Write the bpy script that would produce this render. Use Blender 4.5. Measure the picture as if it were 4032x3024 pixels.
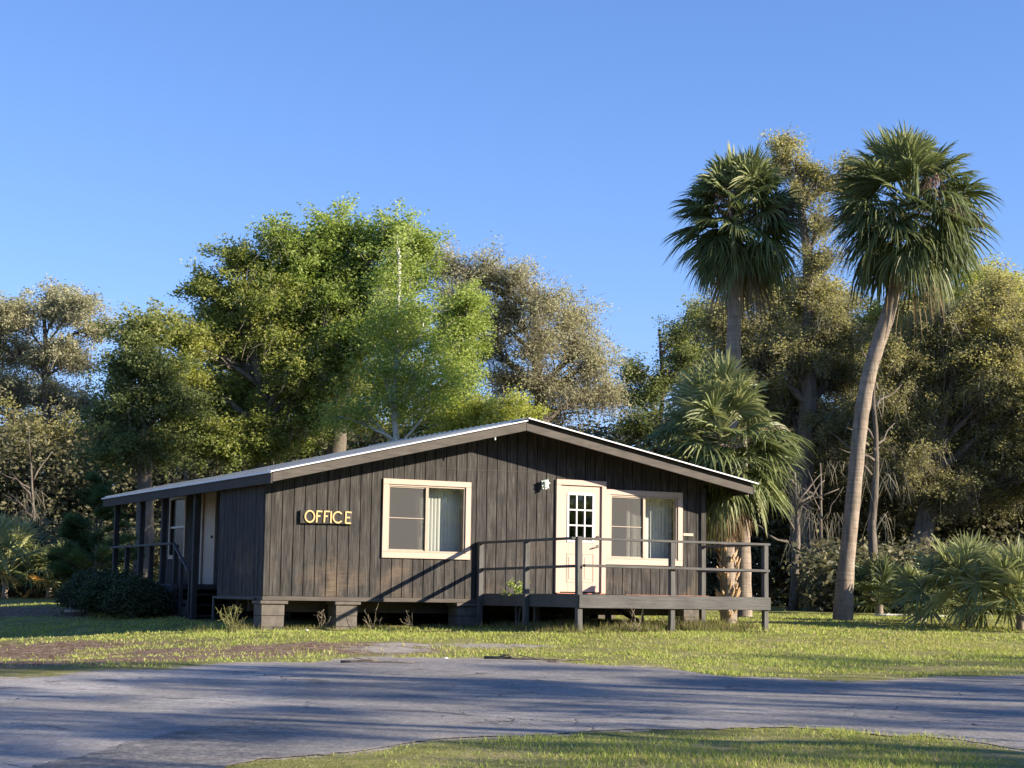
import bpy, math, random
import numpy as np
from mathutils import Vector, Matrix

for o in list(bpy.data.objects): bpy.data.objects.remove(o)
scene = bpy.context.scene
COL = scene.collection

# ------------------------------------------------------------------ camera
F, TH, RO, PH = 7054.08, 0.118672, 0.014886, 0.480256
CAM = np.array([-10.283, -28.659, 0.029])
fw = np.array([math.sin(PH)*math.cos(TH), math.cos(PH)*math.cos(TH), math.sin(TH)])
rt = np.array([math.cos(PH), -math.sin(PH), 0.0])
up = np.cross(rt, fw)
RX = math.cos(RO)*rt + math.sin(RO)*up
UX = -math.sin(RO)*rt + math.cos(RO)*up
FH = np.array([math.sin(PH), math.cos(PH), 0.0])
cam = bpy.data.cameras.new('camera'); co = bpy.data.objects.new('camera', cam); COL.objects.link(co)
cam.lens = F/4032*36; cam.sensor_width = 36; cam.clip_end = 3000; cam.clip_start = .1
M = Matrix([[RX[i], UX[i], -fw[i], CAM[i]] for i in range(3)] + [[0, 0, 0, 1]])
co.matrix_world = M
scene.camera = co
scene.render.resolution_x = 1024; scene.render.resolution_y = 768

# ------------------------------------------------------------------ light
SUN = np.array([1.06, -1.0, 0.547]); SUN /= np.linalg.norm(SUN)       # towards the sun
elev = math.asin(SUN[2])
world = bpy.data.worlds.new("World"); scene.world = world; world.use_nodes = True
nt = world.node_tree; nt.nodes.clear()
sky = nt.nodes.new('ShaderNodeTexSky'); sky.sky_type = 'NISHITA'; sky.sun_disc = False
sky.sun_elevation = elev; sky.sun_rotation = math.atan2(SUN[0], SUN[1])
sky.air_density = 1.0; sky.dust_density = 0.0; sky.ozone_density = 5.0; sky.altitude = 0
tc = nt.nodes.new('ShaderNodeTexCoord'); vm = nt.nodes.new('ShaderNodeVectorMath'); vm.operation = 'ADD'
vm.inputs[1].default_value = (0, 0, 0.04)
nz = nt.nodes.new('ShaderNodeVectorMath'); nz.operation = 'NORMALIZE'
hs = nt.nodes.new('ShaderNodeHueSaturation'); hs.inputs['Saturation'].default_value = 1.1; hs.inputs['Value'].default_value = 1.0
bg = nt.nodes.new('ShaderNodeBackground'); bg.inputs['Strength'].default_value = 0.097
wo = nt.nodes.new('ShaderNodeOutputWorld')
L = nt.links
L.new(tc.outputs['Generated'], vm.inputs[0]); L.new(vm.outputs[0], nz.inputs[0]); L.new(nz.outputs[0], sky.inputs[0])
tm = nt.nodes.new('ShaderNodeMix'); tm.data_type = 'RGBA'; tm.blend_type = 'MULTIPLY'; tm.inputs[0].default_value = 1; tm.inputs[7].default_value = (1.32, 1.0, 1.06, 1)
L.new(sky.outputs[0], hs.inputs['Color']); L.new(hs.outputs[0], tm.inputs[6]); L.new(tm.outputs[2], bg.inputs[0]); L.new(bg.outputs[0], wo.inputs[0])
sl = bpy.data.lights.new('sun', 'SUN'); sl.energy = 5.0; sl.angle = math.radians(.53); sl.color = (1, .87, .69)
so = bpy.data.objects.new('sun', sl); COL.objects.link(so)
so.rotation_euler = Vector(-SUN).to_track_quat('-Z', 'Y').to_euler()
scene.view_settings.view_transform = 'Standard'; scene.view_settings.look = 'None'
scene.view_settings.exposure = 1.3; scene.view_settings.gamma = 1

# ------------------------------------------------------------------ helpers
rng = np.random.default_rng(7)
K = 4032/2212.0                     # the measurements below were read off a 2212 wide view
def ray(u, v): return fw + RX*(u*K-2016)/F - UX*(v*K-1512)/F
def at(u, v, d):                    # world point seen at (u, v), d metres ahead of the camera
    r = ray(u, v); return CAM + r*(d/(r@FH))
def sstep(a, b, x):
    t = np.clip((x-a)/(b-a), 0, 1); return t*t*(3-2*t)
def gz(x, y):
    x = np.asarray(x, float); y = np.asarray(y, float)
    d = (x-CAM[0])*FH[0] + (y-CAM[1])*FH[1]
    dd = np.clip(d, 0, None); dd = np.where(dd > 36, 36+12*(1-np.exp(-(dd-36)/12)), dd)
    z = CAM[2]-1.5+.03*dd
    lat = (x-CAM[0])*rt[0]+(y-CAM[1])*rt[1]
    z = z + .10*np.exp(-((x-6)/3.4)**4-((y+3.0)/2.2)**2)
    z = z - .085*np.clip(-x-.3, 0, 4.5)*sstep(-7, -1.5, y)
    return z
def ghit(u, v):
    r = ray(u, v); d = 20.0
    for _ in range(60):
        p = CAM+r*(d/(r@FH)); g = float(gz(p[0], p[1]))
        # secant on height
        e = p[2]-g; d2 = d*1.001; p2 = CAM+r*(d2/(r@FH)); e2 = p2[2]-float(gz(p2[0], p2[1]))
        s = (e2-e)/(d2-d)
        if abs(s) < 1e-9: break
        d = min(max(d-e/s, 3), 90)
    p = CAM+r*(d/(r@FH)); return p

def vnoise(x, y, s, seed=0):
    r = np.random.default_rng(seed); T = r.random((256, 256))
    x = np.asarray(x)/s+1000; y = np.asarray(y)/s+1000
    xi = np.floor(x).astype(int); yi = np.floor(y).astype(int); fx = x-xi; fy = y-yi
    fx = fx*fx*(3-2*fx); fy = fy*fy*(3-2*fy)
    a = T[xi % 256, yi % 256]; b = T[(xi+1) % 256, yi % 256]; c = T[xi % 256, (yi+1) % 256]; d = T[(xi+1) % 256, (yi+1) % 256]
    return (a*(1-fx)+b*fx)*(1-fy)+(c*(1-fx)+d*fx)*fy
def fnoise(x, y, s, seed=0):
    return (vnoise(x, y, s, seed)+.5*vnoise(x, y, s/2.1, seed+1)+.25*vnoise(x, y, s/4.3, seed+2))/1.75

def mesh_from(name, V, Fc, mat, parent=None, smooth=False, attrs=None):
    """V (n,3); Fc: list of arrays (m,k)"""
    V = np.asarray(V, np.float32)
    me = bpy.data.meshes.new(name)
    if not isinstance(Fc, list): Fc = [Fc]
    Fc = [np.asarray(f, np.int32) for f in Fc if len(f)]
    nl = sum(f.size for f in Fc); nf = sum(len(f) for f in Fc)
    me.vertices.add(len(V)); me.vertices.foreach_set('co', V.ravel())
    me.loops.add(nl); me.polygons.add(nf)
    me.loops.foreach_set('vertex_index', np.concatenate([f.ravel() for f in Fc]))
    tot = np.concatenate([np.full(len(f), f.shape[1]) for f in Fc]); st = np.r_[0, np.cumsum(tot)[:-1]]
    me.polygons.foreach_set('loop_start', st.astype(np.int32))
    me.polygons.foreach_set('use_smooth', np.full(nf, bool(smooth)))
    me.update(calc_edges=True)
    if attrs:
        for k, (dom, arr) in attrs.items():
            a = me.attributes.new(k, 'FLOAT', dom); a.data.foreach_set('value', np.asarray(arr, np.float32))
    me.materials.append(mat)
    o = bpy.data.objects.new(name, me); COL.objects.link(o)
    if parent is not None:
        o.parent = parent
        o.matrix_parent_inverse = PINV.get(parent.name, Matrix())
    return o
PINV = {}
def empty(name, loc, label=None, cat=None, group=None):
    o = bpy.data.objects.new(name, None); COL.objects.link(o); o.location = loc; o.empty_display_size = .3
    PINV[o.name] = Matrix.Translation(-Vector(loc))
    if label: tag(o, label, cat, group)
    return o
def tag(o, label=None, cat=None, group=None, kind=None):
    if label: o['label'] = label
    if cat: o['category'] = cat
    if group: o['group'] = group
    if kind: o['kind'] = kind
    return o

class MB:
    def __init__(s): s.v = []; s.q = []; s.t = []; s.n = 0
    def add(s, V, Q=None, T=None):
        V = np.asarray(V, float).reshape(-1, 3)
        if Q is not None and len(Q): s.q.append(np.asarray(Q)+s.n)
        if T is not None and len(T): s.t.append(np.asarray(T)+s.n)
        s.v.append(V); s.n += len(V); return s
    def box(s, x0, x1, y0, y1, z0, z1):
        return s.hexa([(x0, y0, z0), (x1, y0, z0), (x1, y1, z0), (x0, y1, z0), (x0, y0, z1), (x1, y0, z1), (x1, y1, z1), (x0, y1, z1)])
    def hexa(s, V):
        return s.add(V, [(0, 3, 2, 1), (4, 5, 6, 7), (0, 1, 5, 4), (1, 2, 6, 5), (2, 3, 7, 6), (3, 0, 4, 7)])
    def bar(s, a, b, w, h, upv=(0, 0, 1)):
        a = np.array(a, float); b = np.array(b, float); d = b-a; d /= np.linalg.norm(d)
        u = np.array(upv, float)
        if abs(u@d) > .95: u = np.array([0, 1.0, 0])
        sd = np.cross(d, u); sd /= np.linalg.norm(sd); u = np.cross(sd, d)
        V = []
        for p in (a, b):
            for sx, sy in ((-1, -1), (1, -1), (1, 1), (-1, 1)): V.append(p+sd*sx*w/2+u*sy*h/2)
        return s.add(V, [(3, 2, 1, 0), (4, 5, 6, 7), (0, 1, 5, 4), (1, 2, 6, 5), (2, 3, 7, 6), (3, 0, 4, 7)])
    def tube(s, pts, rad, n=6, cap=True):
        P = np.asarray(pts, float); R = np.broadcast_to(rad, (len(P),)) if np.ndim(rad) == 0 else np.asarray(rad, float)
        T = np.gradient(P, axis=0); T /= (np.linalg.norm(T, axis=1)[:, None]+1e-9)
        ref = np.array([0, 0, 1.0]) if abs(T[:, 2]).mean() < .8 else np.array([1.0, 0, 0])
        A = np.cross(T, ref); A /= (np.linalg.norm(A, axis=1)[:, None]+1e-9); B = np.cross(T, A)
        an = np.arange(n)/n*2*math.pi
        V = P[:, None]+R[:, None, None]*(np.cos(an)[None, :, None]*A[:, None]+np.sin(an)[None, :, None]*B[:, None])
        i = np.arange(len(P)-1)[:, None]*n; j = np.arange(n)[None]; j2 = (j+1) % n
        Q = np.stack([i+j, i+j2, i+n+j2, i+n+j], -1).reshape(-1, 4)
        T3 = []
        V = V.reshape(-1, 3)
        if cap:
            V = np.vstack([V, P[-1], P[0]]); e = (len(P)-1)*n
            T3 = [(e+k, e+(k+1) % n, len(V)-2) for k in range(n)]+[((k+1) % n, k, len(V)-1) for k in range(n)]
        return s.add(V, Q, T3)
    def ball(s, c, r, seg=10, ring=7, sc=(1, 1, 1)):
        V = []; 
        for i in range(ring+1):
            t = math.pi*i/ring
            for j in range(seg):
                a = 2*math.pi*j/seg
                V.append((c[0]+r*sc[0]*math.sin(t)*math.cos(a), c[1]+r*sc[1]*math.sin(t)*math.sin(a), c[2]+r*sc[2]*math.cos(t)))
        Q = [(i*seg+j, i*seg+(j+1) % seg, (i+1)*seg+(j+1) % seg, (i+1)*seg+j) for i in range(ring) for j in range(seg)]
        return s.add(V, Q)
    def build(s, name, mat, parent=None, smooth=False, bevel=0, attrs=None):
        Fc = []
        if s.q: Fc.append(np.vstack(s.q))
        if s.t: Fc.append(np.vstack(s.t))
        o = mesh_from(name, np.vstack(s.v), Fc, mat, parent, smooth, attrs)
        if bevel:
            m = o.modifiers.new('bevel', 'BEVEL'); m.width = bevel; m.segments = 1; m.limit_method = 'ANGLE'
        return o

# ------------------------------------------------------------------ materials
class NT:
    def __init__(s, name):
        s.m = bpy.data.materials.new(name); s.m.use_nodes = True; s.t = s.m.node_tree
        s.b = s.t.nodes['Principled BSDF']; s.o = s.t.nodes['Material Output']
    def n(s, typ, **k):
        x = s.t.nodes.new(typ)
        for a, b in k.items():
            if a.startswith('i_'): x.inputs[a[2:].replace('_', ' ')].default_value = b
            else: setattr(x, a, b)
        return x
    def l(s, a, b): s.t.links.new(a, b)
    def coord(s, scale=(1, 1, 1), kind='Object'):
        c = s.n('ShaderNodeTexCoord'); m = s.n('ShaderNodeMapping'); m.inputs['Scale'].default_value = scale
        s.l(c.outputs[kind], m.inputs[0]); return m.outputs[0]
    def noise(s, vec, scale, detail=4, rough=.6, dist=0):
        x = s.n('ShaderNodeTexNoise'); x.inputs['Scale'].default_value = scale; x.inputs['Detail'].default_value = detail
        x.inputs['Roughness'].default_value = rough; x.inputs['Distortion'].default_value = dist
        s.l(vec, x.inputs['Vector']); return x.outputs['Fac']
    def ramp(s, fac, stops):
        x = s.n('ShaderNodeValToRGB'); e = x.color_ramp.elements
        while len(e) > 1: e.remove(e[0])
        e[0].position = stops[0][0]; e[0].color = tuple(stops[0][1])+(1,)
        for p, c in stops[1:]:
            k = e.new(p); k.color = tuple(c)+(1,)
        s.l(fac, x.inputs[0]); return x.outputs['Color']
    def fr(s, fac, a, b):          # float ramp a..b -> 0..1
        x = s.n('ShaderNodeMapRange'); x.inputs['From Min'].default_value = a; x.inputs['From Max'].default_value = b
        s.l(fac, x.inputs['Value']); return x.outputs[0]
    def mix(s, fac, a, b, mode='MIX'):
        x = s.n('ShaderNodeMix', data_type='RGBA', blend_type=mode)
        if isinstance(fac, (int, float)): x.inputs[0].default_value = fac
        else: s.l(fac, x.inputs[0])
        for i, c in ((6, a), (7, b)):
            if isinstance(c, tuple): x.inputs[i].default_value = c+(1,)
            else: s.l(c, x.inputs[i])
        return x.outputs[2]
    def math(s, op, a, b=None):
        x = s.n('ShaderNodeMath', operation=op)
        for i, c in ((0, a), (1, b)):
            if c is None: continue
            if isinstance(c, (int, float)): x.inputs[i].default_value = c
            else: s.l(c, x.inputs[i])
        return x.outputs[0]
    def bump(s, h, st=.3, dist=.01):
        x = s.n('ShaderNodeBump'); x.inputs['Strength'].default_value = st; x.inputs['Distance'].default_value = dist
        s.l(h, x.inputs['Height']); s.l(x.outputs[0], s.b.inputs['Normal'])
    def base(s, c, rough=.8, spec=.3, metal=0):
        if isinstance(c, tuple): s.b.inputs['Base Color'].default_value = c+(1,)
        else: s.l(c, s.b.inputs['Base Color'])
        s.b.inputs['Roughness'].default_value = rough; s.b.inputs['Specular IOR Level'].default_value = spec
        s.b.inputs['Metallic'].default_value = metal
        return s.m

def m_siding():
    t = NT('weathered_siding'); 
    o = t.coord((1, 1, 1)); g = t.coord((60, 60, 2.2)); g2 = t.coord((14, 14, 1.1))
    fine = t.noise(g, 1, 5, .7); mid = t.noise(g2, 1, 4, .65, .6)
    saw = t.noise(t.coord((3, 3, 70)), 1, 3, .6)
    big = t.noise(t.coord((1.1, 1.1, 1.0)), 1.2, 4, .6, .4)
    c = t.ramp(t.math('ADD', t.math('MULTIPLY', fine, .68), t.math('MULTIPLY', mid, .32)), [(.34, (.012, .0114, .011)), (.5, (.045, .0425, .040)), (.66, (.118, .110, .101))])
    sep = t.n('ShaderNodeSeparateXYZ'); t.l(o, sep.inputs[0])
    wash = t.math('MULTIPLY', t.fr(big, .50, .74), t.fr(sep.outputs[2], 1.25, .45))     # bare wood where the stain washed out, lower boards
    c = t.mix(t.math('MULTIPLY', wash, t.fr(saw, .25, .75)), c, (.19, .135, .09))
    c = t.mix(t.math('MULTIPLY', t.fr(t.noise(t.coord((2.3, 2.3, 1.6)), 1.3, 4, .6), .5, .72), .55), c, (.022, .021, .021))
    c = t.mix(t.math('MULTIPLY', t.fr(saw, .62, .8), .22), c, (.13, .115, .10))
    t.bump(fine, .5, .004); return t.base(c, .85, .2)
def m_wood(name, dark, light, sc=(2, 40, 40), rough=.8):
    t = NT(name); a = t.noise(t.coord(sc), 1, 5, .65, .5); b = t.noise(t.coord((1, 1, 1)), 3, 4, .6)
    c = t.ramp(t.math('ADD', t.math('MULTIPLY', a, .65), t.math('MULTIPLY', b, .35)), [(.3, dark), (.7, light)])
    t.bump(a, .4, .004); return t.base(c, rough, .25)
def m_plain(name, col, var=.12, rough=.5, spec=.4, metal=0, sc=6, dirt=None):
    t = NT(name); a = t.noise(t.coord(), sc, 5, .6)
    c = t.ramp(a, [(.3, tuple(x*(1-var) for x in col)), (.7, tuple(min(1, x*(1+var)) for x in col))])
    if dirt:
        d = t.fr(t.noise(t.coord((5, 5, 1.2)), 1.5, 5, .7), .52, .78); c = t.mix(t.math('MULTIPLY', d, .55), c, dirt)
    t.bump(a, .12, .004); return t.base(c, rough, spec, metal)
def m_foliage(name, stops, trans=.28, rough=.6, spec=.35):
    t = NT(name); at_ = t.n('ShaderNodeAttribute', attribute_name='tint')
    c = t.ramp(at_.outputs['Fac'], stops)
    t.base(c, rough, spec)
    tr = t.n('ShaderNodeBsdfTranslucent'); mx = t.n('ShaderNodeMixShader'); mx.inputs[0].default_value = trans
    hv = t.n('ShaderNodeHueSaturation'); hv.inputs['Value'].default_value = 1.25; hv.inputs['Saturation'].default_value = 1.15
    t.l(c, hv.inputs['Color']); t.l(hv.outputs[0], tr.inputs[0])
    t.l(t.b.outputs[0], mx.inputs[1]); t.l(tr.outputs[0], mx.inputs[2]); t.l(mx.outputs[0], t.o.inputs[0])
    return t.m
def m_glass():
    t = NT('window_glass'); t.t.nodes.remove(t.b)
    gl = t.n('ShaderNodeBsdfGlossy'); gl.inputs['Roughness'].default_value = .02; gl.inputs['Color'].default_value = (.9, .95, 1, 1)
    tr = t.n('ShaderNodeBsdfTransparent'); tr.inputs['Color'].default_value = (.94, .95, .94, 1)
    fz = t.n('ShaderNodeLayerWeight'); fz.inputs[0].default_value = .5
    mx = t.n('ShaderNodeMixShader'); f2 = t.math('ADD', t.math('MULTIPLY', t.math('POWER', fz.outputs['Facing'], 4.0), .85), .07)
    t.l(f2, mx.inputs[0]); t.l(tr.outputs[0], mx.inputs[1]); t.l(gl.outputs[0], mx.inputs[2]); t.l(mx.outputs[0], t.o.inputs[0])
    return t.m
def m_screen():
    t = NT('insect_screen'); t.base((.085, .085, .085), .7, .2)
    tr = t.n('ShaderNodeBsdfTransparent'); mx = t.n('ShaderNodeMixShader'); mx.inputs[0].default_value = .62
    t.l(tr.outputs[0], mx.inputs[1]); t.l(t.b.outputs[0], mx.inputs[2]); t.l(mx.outputs[0], t.o.inputs[0]); return t.m
def m_palmtrunk():
    t = NT('palm_trunk_bark'); o = t.coord((.6, .6, 1)); 
    w = t.noise(t.coord((1.2, 1.2, 26)), 1, 4, .7, .5); b = t.noise(t.coord((14, 14, 2)), 1, 5, .7); big = t.noise(o, 1.5, 4, .6)
    c = t.ramp(t.math('ADD', t.math('MULTIPLY', w, .42), t.math('MULTIPLY', b, .58)), [(.34, (.11, .088, .068)), (.5, (.26, .21, .165)), (.66, (.38, .31, .25))])
    c = t.mix(t.math('MULTIPLY', t.fr(big, .5, .75), .5), c, (.17, .16, .13))
    t.bump(t.math('ADD', w, b), .7, .015); return t.base(c, .9, .15)
def m_bark(name, dark, light):
    t = NT(name); a = t.noise(t.coord((9, 9, 1.5)), 1, 5, .7, .4); 
    t.bump(a, .8, .03); return t.base(t.ramp(a, [(.3, dark), (.7, light)]), .95, .1)

M_SID = m_siding()
M_FAS = m_wood('fascia_wood', (.05, .044, .039), (.125, .11, .095), (2, 40, 30))
M_EAVE = m_wood('eave_wood', (.03, .026, .024), (.07, .062, .055), (30, 2, 30))
M_DECK = m_wood('deck_wood', (.05, .05, .05), (.135, .13, .125), (3, 30, 40))
M_POSTW = m_wood('dark_post_wood', (.03, .028, .028), (.08, .075, .07), (30, 30, 2))
M_DPOST = m_wood('deck_post_wood', (.055, .055, .055), (.15, .145, .135), (40, 40, 2))
M_RED = m_plain('red_deck_board', (.42, .17, .11), .2, .8)
M_CREAM = m_plain('cream_paint', (.47, .36, .285), .03, .45, .4)
M_WHITE = m_plain('white_paint', (.60, .60, .62), .03, .4, .4)
M_ALU = m_plain('bronze_window_frame', (.36, .29, .22), .1, .45, .5)
M_BLIND = m_plain('vertical_blind', (.82, .82, .74), .03, .6, .3)
M_ROOF = m_plain('galvanised_roof', (.26, .29, .34), .12, .22, .5, .85, 3)
M_TRIMW = m_plain('white_roof_edge', (.66, .66, .70), .05, .35, .5)
M_BLOCK = m_plain('painted_block', (.13, .115, .10), .25, .9, .1, 0, 9)
M_DARK = m_plain('dark_interior', (.07, .062, .055), .2, .9, .1)
M_STEM = m_plain('dry_stem', (.24, .20, .14), .2, .9, .1)
M_DARKPANE = m_plain('opaque_dark_pane', (.028, .032, .036), .1, .25, .25)  # opaque, no real glass: the unlit window's darkness is put into the colour
M_GROOVE = m_plain('groove_painted_shade', (.018, .016, .015), .2, .95, .05)  # near-black backing: shade inside the board grooves painted as colour
M_INT = m_plain('interior_wall', (.23, .21, .18), .1, .9, .1)
M_GLASS = m_glass(); M_SCREEN = m_screen()
M_METAL = m_plain('dark_metal', (.10, .09, .08), .2, .4, .5, .8)
M_YEL = m_plain('yellow_letter_paint', (.56, .40, .18), .1, .55, .3)
M_LAMP = m_plain('patina_lamp', (.62, .72, .64), .2, .5, .4, 0, 20)
M_PTRUNK = m_palmtrunk()
M_BARK = m_bark('oak_bark', (.07, .06, .05), (.21, .18, .15))
M_BARKL = m_bark('pale_bark', (.38, .37, .32), (.68, .66, .6))
M_BOOT = m_plain('palm_boot', (.47, .33, .20), .35, .85, .1, 0, 12)
M_MOSS = m_foliage('spanish_moss', [(0, (.15, .14, .105)), (1, (.32, .30, .225))], .3, .9, .1)
M_OAK = m_foliage('oak_leaves', [(0, (.14, .175, .055)), (.5, (.26, .295, .08)), (1, (.40, .41, .12))], .48)
M_BRIGHT = m_foliage('fresh_leaves', [(0, (.13, .18, .05)), (.5, (.25, .32, .08)), (1, (.38, .45, .13))], .48)
M_PALE = m_foliage('budding_leaves', [(0, (.24, .225, .145)), (.5, (.36, .345, .215)), (1, (.46, .45, .27))], .45)
M_OLIVE = m_foliage('olive_leaves', [(0, (.18, .175, .085)), (.5, (.29, .275, .12)), (1, (.43, .405, .16))], .45)
M_YELG = m_foliage('yellow_green_leaves', [(0, (.20, .22, .06)), (.5, (.31, .34, .085)), (1, (.44, .46, .12))], .45)
M_DKG = m_foliage('dark_leaves', [(0, (.10, .13, .05)), (.5, (.18, .215, .075)), (1, (.30, .32, .11))], .42)
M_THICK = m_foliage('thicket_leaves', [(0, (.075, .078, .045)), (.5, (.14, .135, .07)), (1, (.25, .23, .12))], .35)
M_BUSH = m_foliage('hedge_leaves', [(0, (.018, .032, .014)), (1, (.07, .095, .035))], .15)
M_PINE = m_foliage('pine_needles', [(0, (.03, .065, .025)), (1, (.10, .16, .05))], .25)
M_PALM = m_foliage('palm_fronds', [(0, (.05, .07, .028)), (.5, (.135, .165, .06)), (1, (.33, .35, .16))], .25, .5, .35)
M_DEADP = m_foliage('dead_fronds', [(0, (.12, .085, .05)), (1, (.36, .27, .17))], .2, .8, .1)
M_ORANGEP = m_foliage('yellowing_fronds', [(0, (.45, .22, .05)), (1, (.62, .38, .12))], .3, .6, .3)
M_TWIG = m_foliage('fine_twigs', [(0, (.16, .13, .10)), (1, (.40, .35, .28))], .1, .9, .1)
M_STALK = m_foliage('palm_fruit_stalks', [(0, (.12, .085, .07)), (1, (.25, .18, .14))], .1, .9, .1)
M_GRASS = m_foliage('grass_blades', [(0, (.46, .39, .20)), (.3, (.33, .335, .10)), (.7, (.33, .40, .09)), (1, (.46, .52, .16))], .35, .6, .2)
M_WEED = m_foliage('weeds', [(0, (.24, .19, .12)), (.5, (.15, .14, .055)), (1, (.20, .24, .07))], .3, .8, .1)

# ------------------------------------------------------------------ road outline (ground plan points)
far_uv = [(-700, 1500), (-300, 1485), (0, 1467), (200, 1455), (400, 1441), (650, 1429), (820, 1423), (1000, 1420), (1200, 1431), (1450, 1447), (1650, 1468), (1800, 1474), (2000, 1466), (2212, 1457), (2500, 1450), (3000, 1440)]
near_uv = [(-700, 1900), (-300, 1880), (0, 1850), (200, 1760), (420, 1672), (560, 1643), (700, 1631), (900, 1604), (1050, 1592), (1200, 1585), (1400, 1577), (1600, 1573), (1800, 1578), (2000, 1594), (2212, 1619), (2500, 1668), (3000, 1780)]
def curve(uv, us):
    return np.interp(us, [a for a, _ in uv], [b for _, b in uv])
US = np.linspace(-700, 3000, 420)
jit = (np.random.default_rng(3).random(420)-.5)
ve_f = curve(far_uv, US)+np.convolve(jit, np.ones(3)/3, 'same')*5+2.0*np.sin(US*.021)
ve_n = curve(near_uv, US)+np.convolve(jit[::-1], np.ones(3)/3, 'same')*5+2.5*np.sin(US*.017+1)
FARP = np.array([ghit(u, v) for u, v in zip(US, ve_f)]); NEARP = np.array([ghit(u, v) for u, v in zip(US, ve_n)])
def uv_of(x, y):
    """bearing and range of ground points as seen from where the photographer stood (survey frame)"""
    z = gz(x, y); d = np.stack([x-CAM[0], y-CAM[1], z-CAM[2]], -1)
    a = d@RX; b = d@UX; c = d@fw
    c = np.where(c < 1, 1, c)
    return (2016+F*a/c)/K, (1512-F*b/c)/K, c
def on_road(x, y, m=0):
    u, v, c = uv_of(x, y)
    return (v > np.interp(u, US, ve_f)+m) & (v < np.interp(u, US, ve_n)-m) & (u > -700) & (u < 3000) & (c > 1)

# ------------------------------------------------------------------ ground
def patches(x, y):
    """(bare leaf litter, pale sand) amounts"""
    u, v, c = uv_of(x, y)
    n = fnoise(x, y, 1.3, 11); n2 = fnoise(x, y, .5, 21)
    vc_ = 1398+14*(1-sstep(250, 700, u)); wc_ = 24+12*(1-sstep(250, 700, u))
    inr = np.clip(1-np.abs(v-vc_)/wc_, 0, 1)*(1-sstep(560, 1300, u))
    red = np.clip(inr*2.0*(.35+n)+.0, 0, 1)
    red = np.where(n+n2*.4 > .60, red, red*.55)
    sand = np.exp(-((u-870)/130)**2-((v-1400)/12)**2)+.8*np.exp(-((u-1100)/120)**2-((v-1394)/7)**2)
    ed = np.minimum(np.abs(v-np.interp(u, US, ve_f)), np.abs(v-np.interp(u, US, ve_n)))
    sand = sand+.9*np.exp(-(ed/5)**2)*(n > .45)
    sand = sand*(n2*1.6)
    beach = np.exp(-((v-1322)/12)**2)*(u < 190)*(u > -200)*1.3
    right = np.clip(1-np.abs(v-1495)/26, 0, 1)*(u > 1850)*.0
    bare = np.clip((fnoise(x, y, 2.1, 31)-.52)*4, 0, .9)*(c < 26)
    return np.clip(red+beach+bare*.3, 0, 1), np.clip(sand+right, 0, 1)
def axis(lo, hi, st, ext):
    a = list(np.arange(lo, hi+1e-6, st)); s = st
    l, r = [], []
    p = lo; s = st
    while p > -ext: s *= 1.35; p -= s; l.append(p)
    p = hi; s = st
    while p < ext: s *= 1.35; p += s; r.append(p)
    return np.array(l[::-1]+a+r)
gx = axis(-16, 24, .16, 900); gy = axis(-24, 16, .16, 900)
XX, YY = np.meshgrid(gx, gy, indexing='ij'); ZZ = gz(XX, YY)
inn = (XX > -20) & (XX < 30) & (YY > -28) & (YY < 25)
ZZ = ZZ+inn*((fnoise(XX, YY, 1.1, 5)-.5)*.05)*(~on_road(XX, YY, -6))
ZZ = ZZ-(on_road(XX, YY, 1)*.003)
nx, ny = XX.shape
I = np.arange(nx*ny).reshape(nx, ny)
Q = np.stack([I[:-1, :-1], I[1:, :-1], I[1:, 1:], I[:-1, 1:]], -1).reshape(-1, 4)
red_, sand_ = patches(XX.ravel(), YY.ravel())
def m_ground():
    t = NT('lawn_ground'); a = t.noise(t.coord(), .9, 5, .65); b = t.noise(t.coord(), 9, 4, .7); c3 = t.noise(t.coord(), 45, 3, .7)
    g = t.ramp(t.math('ADD', t.math('MULTIPLY', a, .5), t.math('MULTIPLY', b, .5)), [(.38, (.18, .195, .06)), (.5, (.29, .295, .095)), (.6, (.39, .34, .17))])
    g = t.mix(t.fr(c3, .35, .7), t.mix(.5, g, (.07, .06, .03)), g)
    r = t.n('ShaderNodeAttribute', attribute_name='litter').outputs['Fac']; s = t.n('ShaderNodeAttribute', attribute_name='sand').outputs['Fac']
    rc = t.ramp(t.math('ADD', t.math('MULTIPLY', b, .5), t.math('MULTIPLY', c3, .5)), [(.38, (.05, .033, .023)), (.5, (.17, .11, .075)), (.6, (.42, .33, .25))])
    sc = t.ramp(b, [(.3, (.24, .21, .18)), (.7, (.46, .42, .37))])
    rf = t.fr(t.math('ADD', r, t.math('MULTIPLY', t.math('SUBTRACT', t.math('ADD', t.math('MULTIPLY', b, .6), t.math('MULTIPLY', t.noise(t.coord(), 2.6, 5, .7), .4)), .5), 2.2)), .3, .75)
    sf = t.fr(t.math('ADD', s, t.math('MULTIPLY', t.math('SUBTRACT', b, .5), .9)), .3, .6)
    g = t.mix(rf, g, rc); g = t.mix(sf, g, sc)
    t.bump(t.math('ADD', b, c3), .9, .03); return t.base(g, .95, .05)
ground = mesh_from('ground', np.stack([XX, YY, ZZ], -1).reshape(-1, 3), Q, m_ground(), smooth=True,
                   attrs={'litter': ('POINT', red_), 'sand': ('POINT', sand_)})
tag(ground, kind='structure')

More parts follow.
